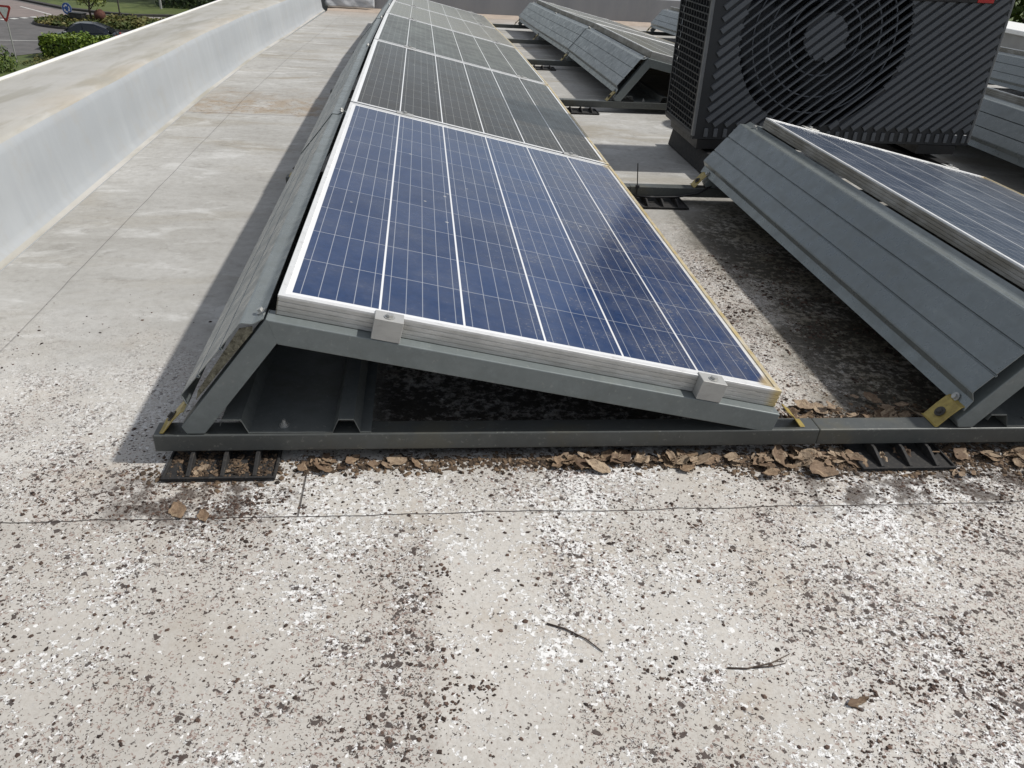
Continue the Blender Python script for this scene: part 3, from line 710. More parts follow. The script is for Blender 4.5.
place_frame(1, 2, True, 'open ended triangular mounting frame beside the left side of the heat pump')
for k, lab in ((3, 'mounting frame second from the front in the row left of the heat pump'), (4, 'mounting frame third from the front in the row left of the heat pump'), (5, 'mounting frame at the far end of the row left of the heat pump')):
    place_frame(1, k, False, lab)
for k, lab in ((1, 'mounting frame of the right row at the right frame edge'), (2, 'mounting frame of the right row behind the heat pump'), (3, 'mounting frame midway along the right row'), (4, 'mounting frame of the right row one before its far end'), (5, 'mounting frame at the far end of the right row by the grey wall')):
    place_frame(2, k, False, lab)
for k, lab in ((2, 'mounting frame at the near end of the last row by the right parapet'), (3, 'mounting frame at the far end of the last row by the right parapet')):
    place_frame(3, k, False, lab)

# ---- ballast trays on the rails
def make_tray():
    z0, z1 = 0.0645, 0.0925; t = 0.0018
    mid = [(-0.122, z0+0.016), (-0.118, z1), (-0.084, z1), (-0.073, z0), (0.079, z0), (0.091, z1), (0.119, z1), (0.130, z0), (0.150, z0)]
    low = [(a, b-t) for a, b in mid]
    mb = MB(); n = len(mid); y0, y1 = -0.024, 1.62
    for y in (y0, y1):
        for q in mid+low[::-1]: mb.v.append((q[0], y, q[1]))
    m = 2*n
    for k in range(m): mb.f.append((k, (k+1) % m, m+(k+1) % m, m+k))
    for k in range(n-1):
        mb.f.append((k, k+1, m-2-k, m-1-k)); mb.f.append((m+k, m+k+1, m+m-2-k, m+m-1-k))
    o = mb.build('ballast_tray', MAT['tray'])
    mb = MB(); mb.cyl((-0.012, 0.0, z0), (0, 0, 1), 0.0095, 0.0018, 14); mb.cyl((-0.012, 0.0, z0), (0, 0, 1), 0.0062, 0.0065, 6); mb.cyl((-0.012, 0, z0), (0, 0, 1), 0.0032, 0.013, 8)
    mb.build('bolt', MAT['bolt'], o)
    return o
tr = make_tray(); tag(tr, 'folded sheet steel ballast tray inside the front end of the left row', 'ballast tray', 'ballast trays on the rails')
t2 = copy_tree(tr); t2.location = (D, 0, 0); tag(t2, 'folded sheet steel ballast tray at the right frame edge behind the yellow clip', 'ballast tray', 'ballast trays on the rails')
t2 = copy_tree(tr); t2.location = (D, 2*P, zof(2*P)); t2.rotation_euler = rot_slope(SL[2]); tag(t2, 'folded steel ballast tray in the dark triangle left of the heat pump', 'ballast tray', 'ballast trays on the rails')

# ---- black support pads under the rails
def make_pad():
    root = thing('support_pad', '', 'support pad')
    w, d0_, d1 = 0.1, -0.062, 0.075
    mb = MB(); mb.box(-w, w, d0_, d1, 0.002, 0.0055)
    mb.build('base', MAT['rubber'], root, bevel=0.001)
    mb = MB()
    for (a, b, c, d) in ((-w, w, d0_, d0_+0.005), (-w, w, d1-0.005, d1), (-w, -w+0.005, d0_+0.005, d1-0.005), (w-0.005, w, d0_+0.005, d1-0.005)):
        mb.box(a, b, c, d, 0.0056, 0.0095)
    mb.build('rim', MAT['rubber'], root, bevel=0.001)
    for xx in (-0.055, 0.005, 0.062):
        mb = MB(); h = 0.0245
        mb.prism([(d0_+0.006, 0.0056), (d0_+0.006, 0.010), (-0.012, h), (0.03, h), (d1-0.006, 0.010), (d1-0.006, 0.0056)], xx-0.0035, xx+0.0035, 'x')
        mb.build('rib', MAT['rubber'], root, bevel=0.0008)
    return root
pp = make_pad(); used_p = []
def place_pad(x, y, label):
    o = pp if not used_p else copy_tree(pp); used_p.append(o)
    o.location = (x, y, zof(y)); tag(o, label, 'support pad', 'ribbed black pads under the rails')
place_pad(-0.121, -0.025, 'ribbed black plastic pad under the left end of the front rail')
place_pad(1.212, -0.025, 'ribbed black plastic pad among dry leaves under the front rail right of the blue panel')
place_pad(1.15, P-0.045, 'ribbed black plastic pad under the rail in front of the heat pump')
place_pad(1.135, 2*P-0.045, 'ribbed black plastic pad under the rail left of the heat pump')
place_pad(1.14, 3*P-0.045, 'ribbed black plastic pad under the second last visible rail left of the heat pump')

# ---- cable tie and cable on the second rail
mb = MB(); mb.tube([(1.060, P-0.033, 0.02), (1.059, P-0.034, 0.064), (1.055, P-0.034, 0.10), (1.049, P-0.035, 0.152)], 0.0022, 6)
o = mb.build('cable_tie', MAT['black']); tag(o, 'black cable tie sticking up from the rail in front of the heat pump', 'cable tie')
mb = MB(); mb.box(1.053, 1.067, P-0.0365, P-0.0275, 0.058, 0.070); mb.build('lock', MAT['black'], o, bevel=0.001)
mb = MB(); mb.tube([(1.04, P-0.037, 0.030), (1.12, P-0.040, 0.026), (1.22, P-0.040, 0.030), (1.30, P-0.036, 0.045), (1.36, P-0.02, 0.075), (1.42, P+0.0, 0.09)], 0.004, 8)
o = mb.build('power_cable', MAT['black'], smooth=True); tag(o, 'thin black cable running along the rail in front of the heat pump', 'cable')

# ------------------------------------------------------------------ heat pump
def heat_pump():
    Wd, Dp, H = 1.25, 0.455, 0.87
    root = thing('heat_pump', 'dark anthracite heat pump unit with a large round fan behind slanted slats', 'heat pump', (1.396, 2.09, 0.146), (R(0), R(-0.7), R(-0.8)))
    # casing: open box, walls 20 mm (left side and front are grilles)
    mb = MB()
    mb.box(0.0, Wd, 0.02, Dp, 0.0, 0.03); mb.box(0.0, Wd, 0.02, Dp, H-0.03, H)
    mb.box(0.03, Wd-0.02, Dp-0.02, Dp, 0.031, H-0.031); mb.box(Wd-0.02, Wd, 0.02, Dp, 0.031, H-0.031)
    mb.box(0.035, 0.04, 0.03, Dp-0.025, 0.031, H-0.031)
    mb.build('casing', MAT['unit'], root, bevel=0.004, seg=2)
    cx, cz, rad = 0.492, 0.418, 0.357
    # front plate with a round opening
    x0, x1, z0, z1 = 0.0, Wd, 0.0, H
    N = 96; mb = MB()
    angs = [2*math.pi*i/N for i in range(N)]
    for qx, qz in ((x0, z0), (x1, z0), (x1, z1), (x0, z1)): angs.append(math.atan2(qz-cz, qx-cx) % (2*math.pi))
    angs = sorted(set(angs)); n = len(angs)
    for yy in (0.0, 0.012):
        for a in angs:
            c, s = math.cos(a), math.sin(a); mb.v.append((cx+rad*c, yy, cz+rad*s))
        for a in angs:
            c, s = math.cos(a), math.sin(a); t = []
            if c > 1e-9: t.append((x1-cx)/c)
            if c < -1e-9: t.append((x0-cx)/c)
            if s > 1e-9: t.append((z1-cz)/s)
            if s < -1e-9: t.append((z0-cz)/s)
            t = min(t); mb.v.append((cx+t*c, yy, cz+t*s))
    for k in range(n):
        k2 = (k+1) % n
        mb.f += [(k, k2, n+k2, n+k), (2*n+k, 3*n+k, 3*n+k2, 2*n+k2), (k, 2*n+k, 2*n+k2, k2), (n+k, n+k2, 3*n+k2, 3*n+k)]
    fp = mb.build('front_panel', MAT['unit'], root)
    # slanted slats: wide on the plate, thin across the fan opening
    th = R(40.3); dx, dz = math.cos(th), math.sin(th); nxv, nzv = -dz, dx; pitch = 0.0434*math.cos(th)
    bx0, bx1, bz0, bz1 = 0.052, Wd-0.012, 0.060, H-0.10
    def clip_line(c0):
        # points p = c0*n + t*d inside the slat field
        px, pz = c0*nxv, c0*nzv; lo, hi = -9, 9
        for p, d, a, b in ((px, dx, bx0, bx1), (pz, dz, bz0, bz1)):
            ta, tb = (a-p)/d, (b-p)/d; lo = max(lo, min(ta, tb)); hi = min(hi, max(ta, tb))
        return lo, hi
    def slat(mb, c0, w, ta, tb, y0, y1):
        pts = []
        for yy, ww in ((y1, w), (y0, w*0.82)):
            for t, s in ((ta, -1), (tb, -1), (tb, 1), (ta, 1)):
                pts.append((c0*nxv+t*dx+s*ww/2*nxv, yy, c0*nzv+t*dz+s*ww/2*nzv))
        mb.add(pts, [(4, 5, 6, 7), (0, 1, 5, 4), (1, 2, 6, 5), (2, 3, 7, 6), (3, 0, 4, 7), (3, 2, 1, 0)])
    wide, thin = MB(), MB()
    cf = cx*nxv+cz*nzv; tf = cx*dx+cz*dz
    c0 = -1.2
    while c0 < 1.2:
        lo, hi = clip_line(c0)
        if hi-lo > 0.03:
            q = rad*rad-(c0-cf)**2
            if q > 0.0004:
                q = math.sqrt(q); a, b = tf-q, tf+q
                if a > lo+0.01: slat(wide, c0, pitch*0.70, lo, min(a-0.001, hi), -0.009, -0.0002)
                if b < hi-0.01: slat(wide, c0, pitch*0.70, max(b+0.001, lo), hi, -0.009, -0.0002)
                a2, b2 = max(a-0.0012, lo), min(b+0.0012, hi)
                qh = 0.089**2-(c0-cf)**2
                if qh > 0.0004:
                    qh = math.sqrt(qh)
                    slat(thin, c0, 0.0085, a2, tf-qh, -0.0085, 0.008); slat(thin, c0, 0.0085, tf+qh, b2, -0.0085, 0.008)
                    slat(wide, c0, pitch*0.70, tf-qh, tf+qh, -0.009, -0.0002)
                elif b2-a2 > 0.01: slat(thin, c0, 0.0085, a2, b2, -0.0085, 0.008)
            else: slat(wide, c0, pitch*0.70, lo, hi, -0.009, -0.0002)
        c0 += pitch
    o = wide.build('slats', MAT['unit_slat'], root); o['kind'] = 'stuff'
    thin.build('fan_guard_bars', MAT['unit_slat'], root)
    g = MB()
    for rr in (0.150, 0.235, 0.300):
        g.tube([(cx+rr*math.cos(2*math.pi*i/64), 0.009, cz+rr*math.sin(2*math.pi*i/64)) for i in range(65)], 0.0035, 6, cap=False)
    g.build('fan_guard_rings', MAT['unit_slat'], root, smooth=True)
    fw_ = MB()
    for q in range(14):
        rr = 0.125+0.0135*q
        fw_.tube([(cx+rr*math.cos(2*math.pi*i/56), 0.022, cz+rr*math.sin(2*math.pi*i/56)) for i in range(57)], 0.0011, 4, cap=False)
    fw_.build('fan_guard_wires', MAT['unit'], root, smooth=True)
    m = MB(); m.cyl((cx, 0.010, cz), (0, -1, 0), 0.091, 0.0098, 40); m.build('fan_guard_hub', MAT['unit'], root)
    # shroud and fan
    m = MB(); n = 64
    for yy, rr in ((0.0125, rad+0.001), (0.05, rad-0.004), (0.16, rad-0.006)):
        for i in range(n): m.v.append((cx+rr*math.cos(2*math.pi*i/n), yy, cz+rr*math.sin(2*math.pi*i/n)))
    for j in range(2):
        for i in range(n): m.f.append((j*n+i, j*n+(i+1) % n, (j+1)*n+(i+1) % n, (j+1)*n+i))
    m.build('fan_shroud', MAT['void'], root, smooth=True)
    m = MB(); m.box(0.06, Wd-0.03, 0.20, 0.21, 0.035, H-0.035); m.build('back_plate', MAT['void'], root)
    fan = MB(); fan.cyl((cx, 0.16, cz), (0, -1, 0), 0.095, 0.07, 32)
    fan_o = fan.build('fan', MAT['void'], root)
    for q in range(3):
        m = MB(); a0 = R(20+120*q); NR, NA = 6, 8
        for i in range(NR+1):
            rr = 0.09+(0.335-0.09)*i/NR
            for j in range(NA+1):
                t = j/NA; aa = a0+R(78)*t+R(18)*i/NR
                m.v.append((cx+rr*math.cos(aa), 0.155-0.085*t+0.02*math.sin(math.pi*t), cz+rr*math.sin(aa)))
        for i in range(NR):
            for j in range(NA): m.f.append((i*(NA+1)+j, i*(NA+1)+j+1, (i+1)*(NA+1)+j+1, (i+1)*(NA+1)+j))
        b_ = m.build('blade', MAT['unit'], fan_o, smooth=True); s = b_.modifiers.new('thick', 'SOLIDIFY'); s.thickness = 0.004
    # row of small vent ribs along the bottom of the front
    for i in range(29):
        xx = 0.055+i*(Wd-0.085)/28
        m = MB(); m.box(xx-0.0085, xx+0.0085, -0.0075, -0.0002, 0.010, 0.046); m.build('vent_rib', MAT['unit_slat'], root, bevel=0.002)
    # perforated left side
    m = MB(); ya, yb = 0.028, Dp-0.012; za, zb = 0.02, H-0.03
    m.box(-0.002, 0.012, ya-0.012, ya, za-0.01, zb+0.01); m.box(-0.002, 0.012, yb, yb+0.012, za-0.01, zb+0.01)
    m.box(-0.002, 0.012, ya, yb, za-0.01, za); m.box(-0.002, 0.012, ya, yb, zb, zb+0.01)
    rows_ = 32; cols_ = 11; hz = (zb-za)/rows_; hy = (yb-ya)/cols_
    for i in range(1, rows_): m.box(0.0, 0.009, ya, yb, za+i*hz-0.0022, za+i*hz+0.0022)
    for i in range(rows_):
        for j in range(cols_+1):
            yy = ya+(j+(0.5 if i % 2 else 0.0))*hy
            if yy > yb-0.002: continue
            m.box(0.0005, 0.0085, yy-0.0022, yy+0.0022, za+i*hz+0.0022, za+(i+1)*hz-0.0022)
    m.build('side_grille', MAT['unit'], root)
    m = MB()
    for j in range(52):
        yy = 0.045+j*0.0076; m.box(0.018, 0.032, yy, yy+0.0015, 0.035, H-0.04)
    m.build('heat_exchanger', MAT['fin'], root)
    for (a, b, nm) in ((-0.0035, 0.0085, 'l'), (Wd-0.0085, Wd+0.0035, 'r')):
        m = MB(); m.box(a, b, -0.0035, 0.0155, 0.012, H-0.005); m.build('corner_strip', MAT['unit_edge'], root, bevel=0.003, seg=2)
    # name plate with red end
    m = MB(); m.box(0.80, 1.165, -0.014, -0.0095, 0.566, 0.66); bp = m.build('name_plate', MAT['black'], root, bevel=0.002)
    m = MB(); m.box(1.085, 1.155, -0.0165, -0.0142, 0.5675, 0.655); m.build('red_badge', MAT['red'], bp, bevel=0.001)
    m = MB(); m.box(-0.004, Wd+0.004, -0.006, Dp+0.006, H+0.001, H+0.018); m.build('lid', MAT['unit'], root, bevel=0.005, seg=2)
    for xx in (0.075, Wd-0.175):
        m = MB(); m.box(xx-0.05, xx+0.125, 0.004, Dp-0.02, -0.043, -0.001); m.build('foot_bracket', MAT['black'], root, bevel=0.002)
heat_pump()
def foot(x, label):
    mb = MB(); mb.prism([(x-0.012, 0.002), (x+0.142, 0.002), (x+0.125, 0.092), (x+0.005, 0.092)], 1.98, 2.60, 'y')
    o = mb.build('support_block', MAT['rubber'], bevel=0.006, seg=2); tag(o, label, 'support block', 'rubber blocks under the heat pump')
    m = MB(); m.box(x+0.045, x+0.085, 1.985, 2.595, 0.0925, 0.1035); m.build('slot_rail', MAT['black'], o)
foot(1.462, 'black rubber block carrying the left side of the heat pump')
foot(2.44, 'black rubber block carrying the right side of the heat pump')
# round roof vent behind the unit (its shadow reaches the walkway)
vt = thing('roof_vent', 'round capped roof vent pipe standing behind the heat pump', 'roof vent', (2.16, 3.03, 0))
mb = MB(); mb.cyl((0, 0, 0.001), (0, 0, 1), 0.13, 0.42, 28); mb.build('pipe', MAT['post'], vt, smooth=False)
mb = MB(); mb.tube([(0, 0, 0.43), (0, 0, 0.47), (0, 0, 0.53), (0, 0, 0.555)], [0.185, 0.185, 0.12, 0.03], 32); mb.build('cap', MAT['post'], vt)

# ------------------------------------------------------------------ leaves, twigs and crumbs
def dry_leaf_mesh(name, sd, m, ln=0.05):
    rnd = random.Random(sd); NL, NW = 9, 6; mb = MB(); wv = rnd.uniform(0.55, 0.85)
    curl = rnd.uniform(0.15, 0.6); tw = rnd.uniform(-0.8, 0.8); ph = rnd.uniform(0, 9)
    for i in range(NL+1):
        t = i/NL; hw = ln*wv*0.5*math.sin(math.pi*(0.06+0.90*t)**0.85)*(1+0.18*math.sin(11*t+ph))
        for j in range(NW+1):
            s = j/NW*2-1
            rag = 1+0.55*mnoise.noise(Vector((t*4.5+sd, 5.0 if s > 0 else -5.0, sd*1.7)))
            x = (t-0.5)*ln; y = hw*s*rag
            z = curl*ln*0.55*(abs(s)**1.6)*(0.5+0.5*math.sin(3*t+ph)) + 0.10*ln*math.sin(7*t+ph+s*2) + 0.12*ln*mnoise.noise(Vector((t*5, s*2.5, sd)))
            z += 0.22*ln*(t-0.5)**2*4*rnd.uniform(0.7, 1.0)
            a = tw*(t-0.5)
            mb.v.append((x, y*math.cos(a)-z*math.sin(a), y*math.sin(a)+z*math.cos(a)))
    for i in range(NL):
        for j in range(NW):
            if rnd.random() < 0.06 and j in (0, NW-1): continue
            mb.f.append((i*(NW+1)+j, i*(NW+1)+j+1, (i+1)*(NW+1)+j+1, (i+1)*(NW+1)+j))
    zmin = min(v[2] for v in mb.v); mb.v = [(a, b, c-zmin) for a, b, c in mb.v]
    me = bpy.data.meshes.new(name); me.from_pydata(mb.v, [], mb.f); me.materials.append(m)
    for p in me.polygons: p.use_smooth = True
    return me
LM = [dry_leaf_mesh('dried_leaf', s, MAT['dryleaf' if s % 3 else 'dryleaf2'], 0.042+0.004*(s % 4)) for s in range(10)]
rl = random.Random(21)
def leaf_at(x, y, z, s, label, group):
    o = bpy.data.objects.new('dried_leaf', rl.choice(LM)); COL.objects.link(o)
    o.location = (x, y, z); o.scale = (s*rl.uniform(0.8, 1.25), s*rl.uniform(0.7, 1.1), s*rl.uniform(0.12, 0.45)); o.rotation_euler = (rl.uniform(-0.3, 0.45), rl.uniform(-0.3, 0.3), rl.uniform(0, 6.28))
    md = o.modifiers.new('thick', 'SOLIDIFY'); md.thickness = 0.0006
    tag(o, label, 'leaf', group)
    return o
LF = 'brown curled dry leaf in the drift along the foot of the front rail'
def clump(lo, hi, f):
    while True:
        x = rl.uniform(lo, hi)
        if rl.random() < 0.08+sst(0.42, 0.66, nz3(x, 0.3, f, 3.7)): return x
def nz3(x, y, f, o): return 0.5+0.5*mnoise.fractal(Vector((x*f+o, y*f-o, o)), 0.7, 2.0, 4)
def sst(a, b, v):
    t = min(max((v-a)/(b-a), 0), 1); return t*t*(3-2*t)
for i in range(104):
    leaf_at(clump(-0.01, 0.93, 9), -0.031-abs(rl.gauss(0, 0.014)), 0.001+rl.uniform(0, 0.007), rl.choice((rl.uniform(0.25, 0.55), rl.uniform(0.45, 1.0))), LF, 'dry leaves along the front rail')
for i in range(74):
    leaf_at(clump(0.85, 1.55, 7), -0.031-abs(rl.gauss(0, 0.025)), 0.002+rl.uniform(0, 0.008), rl.choice((rl.uniform(0.25, 0.55), rl.uniform(0.5, 1.2))), LF, 'dry leaves along the front rail')
for i in range(14):
    leaf_at(rl.uniform(1.30, 1.58), -0.031-abs(rl.gauss(0, 0.03)), 0.002+rl.uniform(0, 0.006), rl.uniform(0.4, 1.1), LF, 'dry leaves along the front rail')
for i in range(14):
    leaf_at(rl.uniform(-0.20, -0.04), rl.uniform(-0.078, -0.045), 0.006, rl.uniform(0.2, 0.4), 'small brown leaf scrap lying in the cells of the left black pad', 'leaf scraps in the left pad')
for i in range(46):
    leaf_at(rl.uniform(0.93, 1.34), 0.04+abs(rl.gauss(0, 0.06)), 0.004+rl.uniform(0, 0.016), rl.uniform(0.5, 1.1), 'brown dry leaf piled behind the front rail between the two rows', 'dry leaves behind the front rail')
for x, y, s, lab in ((-0.170, -0.170, 0.75, 'small orange brown leaf on the dirty seam below the left pad'), (-0.125, -0.185, 0.6, 'brown leaf scrap lying on the seam just right of the orange leaf'),
                     (0.841, -0.612, 0.55, 'single brown leaf curl on the flaking roof in the lower right'), (1.47, -0.115, 1.2, 'big tan dry leaf at the right frame edge below the front rail')):
    o = leaf_at(x, y, 0.0008, s, lab, None); o.rotation_euler[0] *= 0.15; o.rotation_euler[1] *= 0.15; o.scale[2] = s*0.3; o.data = LM[3 if x > 0 else 6]
def twig(pts, r, label, extra=None):
    mb = MB(); mb.tube(pts, r, 6, r*0.55)
    o = mb.build('twig', MAT['twig'], smooth=True); tag(o, label, 'twig')
    if extra:
        for e in extra:
            m = MB(); m.tube(e, r*0.7, 6, r*0.4); m.build('side_shoot', MAT['twig'], o, smooth=True)
twig([(0.429, -0.450, 0.0014), (0.455, -0.462, 0.0022), (0.483, -0.483, 0.0020), (0.503, -0.507, 0.0014)], 0.0015, 'dark curved twig lying on the roof below the blue panel')
twig([(0.677, -0.545, 0.0014), (0.705, -0.548, 0.0020), (0.745, -0.540, 0.0022), (0.778, -0.525, 0.0014)], 0.0014, 'forked dark twig lying on the roof in the lower right',
     [[(0.715, -0.547, 0.0020), (0.745, -0.546, 0.0026), (0.766, -0.541, 0.0014)]])
# fine debris: chips of moss and flaked coating, one object nobody could count
def chips(name, m, N, dens, smin, smax, hgt, sd, area, zoff=0.0):
    rnd = random.Random(sd); mb = MB(); n = 0; tries = 0
    while n < N and tries < N*60:
        tries += 1
        x = rnd.uniform(area[0], area[1]); y = rnd.uniform(area[2], area[3])
        if rnd.random() > dens(x, y): continue
        s = smin+(smax-smin)*rnd.random()**2.6; k = rnd.choice((4, 5, 6)); a0 = rnd.uniform(0, 6.28); el = rnd.uniform(0.5, 1.0); ea = rnd.uniform(0, 3.14)
        h = s*rnd.uniform(0.4, 1)*hgt; z0 = zof(y)+0.0004+zoff
        vs = []
        for lvl, sc in ((0, 1.0), (1, rnd.uniform(0.4, 0.75))):
            for i in range(k):
                a = a0+6.283*i/k; rr = s*sc*rnd.uniform(0.6, 1.15); px, py = rr*math.cos(a), rr*math.sin(a)*el
                vs.append((x+px*math.cos(ea)-py*math.sin(ea), y+px*math.sin(ea)+py*math.cos(ea), z0+lvl*h*rnd.uniform(0.7, 1.2)))
        mb.add(vs, [(i, (i+1) % k, k+(i+1) % k, k+i) for i in range(k)]+[tuple(range(k, 2*k))])
        n += 1
    o = mb.build(name, m); o['kind'] = 'stuff'
    return o
def nz3(x, y, f, o): return 0.5+0.5*mnoise.fractal(Vector((x*f+o, y*f-o, o)), 0.7, 2.0, 4)
def sst(a, b, v):
    t = min(max((v-a)/(b-a), 0), 1); return t*t*(3-2*t)
def d_front(x, y):
    c = sst(0.48, 0.78, nz3(x, y, 3.2, 2.7))*sst(0.42, 0.72, nz3(x, y, 13, 8.1))
    e = 0.05+0.95*c
    if y > -0.19: e *= 0.8
    if y > 0.1: e *= 0.10
    p = math.exp(-((x+0.13)/0.15)**2-((y+0.15)/0.065)**2)*2.2*nz3(x, y, 16, 4)**2
    q = 0.7*math.exp(-((y+0.13)/0.05)**2)*sst(0.7, 1.1, x)*nz3(x, y, 15, 9)
    return min(1, e*0.62+p*1.3+q)
tag(chips('moss_crumbs', MAT['crumb'], 12000, d_front, 0.0010, 0.0052, 0.42, 5, (-1.0, 1.75, -0.95, 0.75)), 'dark moss crumbs and coating flakes strewn over the roof')
def d_lit(x, y):
    a = math.exp(-((y+0.040)/0.020)**2)*sst(-0.02, 0.05, x)*1.2*(0.4+nz3(x, y, 18, 3))
    b = math.exp(-((y+0.06)/0.03)**2)*sst(0.8, 0.95, x)
    c = 1.3*math.exp(-((y-0.07)/0.06)**2)*sst(0.9, 1.0, x)*sst(1.5, 1.35, x)
    d = 0.7*math.exp(-((x+0.12)/0.10)**2-((y+0.06)/0.03)**2)
    return min(1, a+b+c+d)
tag(chips('leaf_litter', MAT['litter'], 13000, d_lit, 0.0016, 0.0085, 0.45, 11, (-0.3, 1.7, -0.2, 0.3)), 'crushed brown leaf litter along the front rail')
tag(chips('pad_litter', MAT['litter'], 900, lambda x, y: 0.25+0.75*sst(0.4, 0.6, nz3(x, y, 25, 6)), 0.0015, 0.0065, 0.5, 27, (-0.214, -0.028, -0.078, 0.03), 0.0056), 'brown leaf crumbs filling the cells of the left black pad')
def d_gap(x, y): return sst(0.45, 0.7, nz3(x, y, 7, 1.2))*sst(1.0, 1.2, x)*sst(1.4, 0.4, y)
tag(chips('moss_crumbs', MAT['crumb'], 2200, d_gap, 0.002, 0.008, 0.5, 15, (0.95, 1.75, 0.03, 1.5)), 'black moss crumbs on the strip between the first two rows')

# ------------------------------------------------------------------ street level
ZG = -7.0
def flat(name, pts, z, m, kind='structure'):
    mb = MB(); mb.add([(a, b, z) for a, b in pts], [tuple(range(len(pts)))])
    o = mb.build(name, m)
    if kind: o['kind'] = kind
    for p in o.data.polygons:
        if p.normal.z < 0: o.data.flip_normals(); break
    return o
flat('ground', [(-400, -300), (400, -300), (400, 500), (-400, 500)], ZG, MAT['grass'])
flat('road', [(-70, 40), (-22.6, 47.1), (-20.9, 50.0), (-1.5, 50.6), (-1.5, 62), (-12, 69.5), (-20, 68.7), (-24.3, 69.0), (-27.8, 70.8), (-33.3, 75.9), (-60, 101), (-120, 101), (-120, 40)], ZG+0.02, MAT['asphalt'])
flat('road_patch', [(-29.5, 64.1), (-25.5, 66.6), (-24.6, 68.4), (-28.2, 70.6), (-33.6, 75.6), (-59, 99), (-75, 99)], ZG+0.026, MAT['redasphalt'])
def strip(name, a, b, w, z=ZG+0.032, m=None):
    a, b = Vector(a), Vector(b); d = (b-a).normalized(); n = Vector((-d.y, d.x))*w/2
    return flat(name, [a-n, b-n, b+n, a+n], z, m or MAT['paint'])
for i in range(9):
    t = -0.9+i*0.22; a = Vector((-28.85, 62.95))+Vector((1.86, 3.1))*t
    strip('give_way_line', a, a+Vector((1.86, 3.1))*0.12, 0.55)
strip('lane_line', (-31.5, 52.2), (-22.0, 54.1), 0.14)
strip('lane_line', (-31, 71.3), (-27.0, 66.9), 0.16)
strip('edge_line', (-30, 46.5), (-22.4, 47.7), 0.12)
# kerb along the far side of the junction
kp = [(-60, 101.2), (-33.3, 76.0), (-27.8, 70.95), (-24.3, 69.2), (-21.8, 68.4), (-19.2, 69.2), (-12, 69.8), (-1, 62.4)]
mb = MB()
for a, b in zip(kp[:-1], kp[1:]):
    a, b = Vector(a), Vector(b); d = (b-a).normalized(); n = Vector((-d.y, d.x))
    q = [a, b, b+n*0.45, a+n*0.45]
    mb.add([(p.x, p.y, ZG-0.1) for p in q]+[(p.x, p.y, ZG+0.16) for p in q], [(4, 5, 6, 7), (0, 1, 5, 4), (1, 2, 6, 5), (2, 3, 7, 6), (3, 0, 4, 7)])
o = mb.build('kerb', MAT['kerb']); o['kind'] = 'structure'
flat('pavement', [(-22.5, 66.3), (-10, 66.6), (-1.6, 60.5), (-1.6, 61.8), (-12, 69.2), (-19.4, 68.7), (-21.8, 68.0)], ZG+0.03, MAT['paving'])
# lawn bank rising behind the kerb
mb = MB(); base = [Vector(p) for p in kp[:]]
prof2 = [(0.45, 0.15), (4, 0.25), (14, 0.4), (40, 0.8), (120, 2)]
for p in base:
    for dd, hh in prof2: mb.v.append((p.x+dd*0.35, p.y+dd*0.94, ZG+hh))
n = len(prof2)
for i in range(len(base)-1):
    for k in range(n-1): mb.f.append((i*n+k, (i+1)*n+k, (i+1)*n+k+1, i*n+k+1))
o = mb.build('lawn', MAT['grass'], smooth=True); o['kind'] = 'structure'

# leaf clump foliage
def foliage(name, m, N, sampler, size, sd, parent=None, aspect=0.55):
    rnd = random.Random(sd); mb = MB()
    for i in range(N):
        p, nrm = sampler(rnd)
        nrm = (nrm+Vector((rnd.gauss(0, 0.5), rnd.gauss(0, 0.5), rnd.gauss(0.1, 0.5)))).normalized()
        a = nrm.cross(Vector((rnd.gauss(0, 1), rnd.gauss(0, 1), rnd.gauss(0, 1)))).normalized(); b = nrm.cross(a)
        s = size*rnd.uniform(0.6, 1.3)
        mb.add([p-a*s*0.5, p+b*s*aspect*0.5+nrm*s*0.05, p+a*s*0.5, p-b*s*aspect*0.5+nrm*s*0.05], [(0, 1, 2, 3)])
    return mb.build(name, m, parent)
def box_sampler(x0, x1, y0, y1, z0, z1, jit=0.12):
    def f(r):
        p = Vector((r.uniform(x0, x1), r.uniform(y0, y1), r.uniform(z0, z1))); k = r.random()
        if k < 0.38: p.z = z1; n = Vector((0, 0, 1))
        elif k < 0.72: p.y = y0; n = Vector((0, -1, 0))
        elif k < 0.84: p.x = x0; n = Vector((-1, 0, 0))
        elif k < 0.92: p.x = x1; n = Vector((1, 0, 0))
        else: p.y = y1; n = Vector((0, 1, 0))
        w = 0.16*mnoise.noise(p*1.1)
        return p+n*(w+r.gauss(0, jit*0.5)), n
    return f
hd = thing('hedge', 'clipped bright green laurel hedge between the parapet and the dark car', 'hedge', (-16.85, 48.6, ZG-0.2))
foliage('leaves', MAT['hedge'], 9000, box_sampler(-3.45, 5.2, -0.7, 0.75, 0.08, 1.28), 0.19, 3, hd)
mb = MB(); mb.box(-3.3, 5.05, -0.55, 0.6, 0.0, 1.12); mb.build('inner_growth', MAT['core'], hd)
def ball_sampler(c, rad, flat_=1.0):
    c = Vector(c); rad = Vector(rad)
    def f(r):
        while True:
            d = Vector((r.gauss(0, 1), r.gauss(0, 1), r.gauss(0, 1)))
            if d.length > 0.01: break
        d.normalize(); w = 1+0.28*mnoise.noise(d*2.3+c)
        q = Vector((d.x*rad.x, d.y*rad.y, d.z*rad.z))*w*(1-0.35*r.random()**2.5)
        return c+q, d
    return f
bs = thing('bush', 'rounded yellow green bush at the left edge below the give way sign', 'bush', (-21.3, 43.6, ZG))
foliage('leaves', MAT['bushleaf'], 2600, ball_sampler((0, 0, 0.35), (1.25, 1.2, 0.95)), 0.16, 8, bs)
mb = MB()
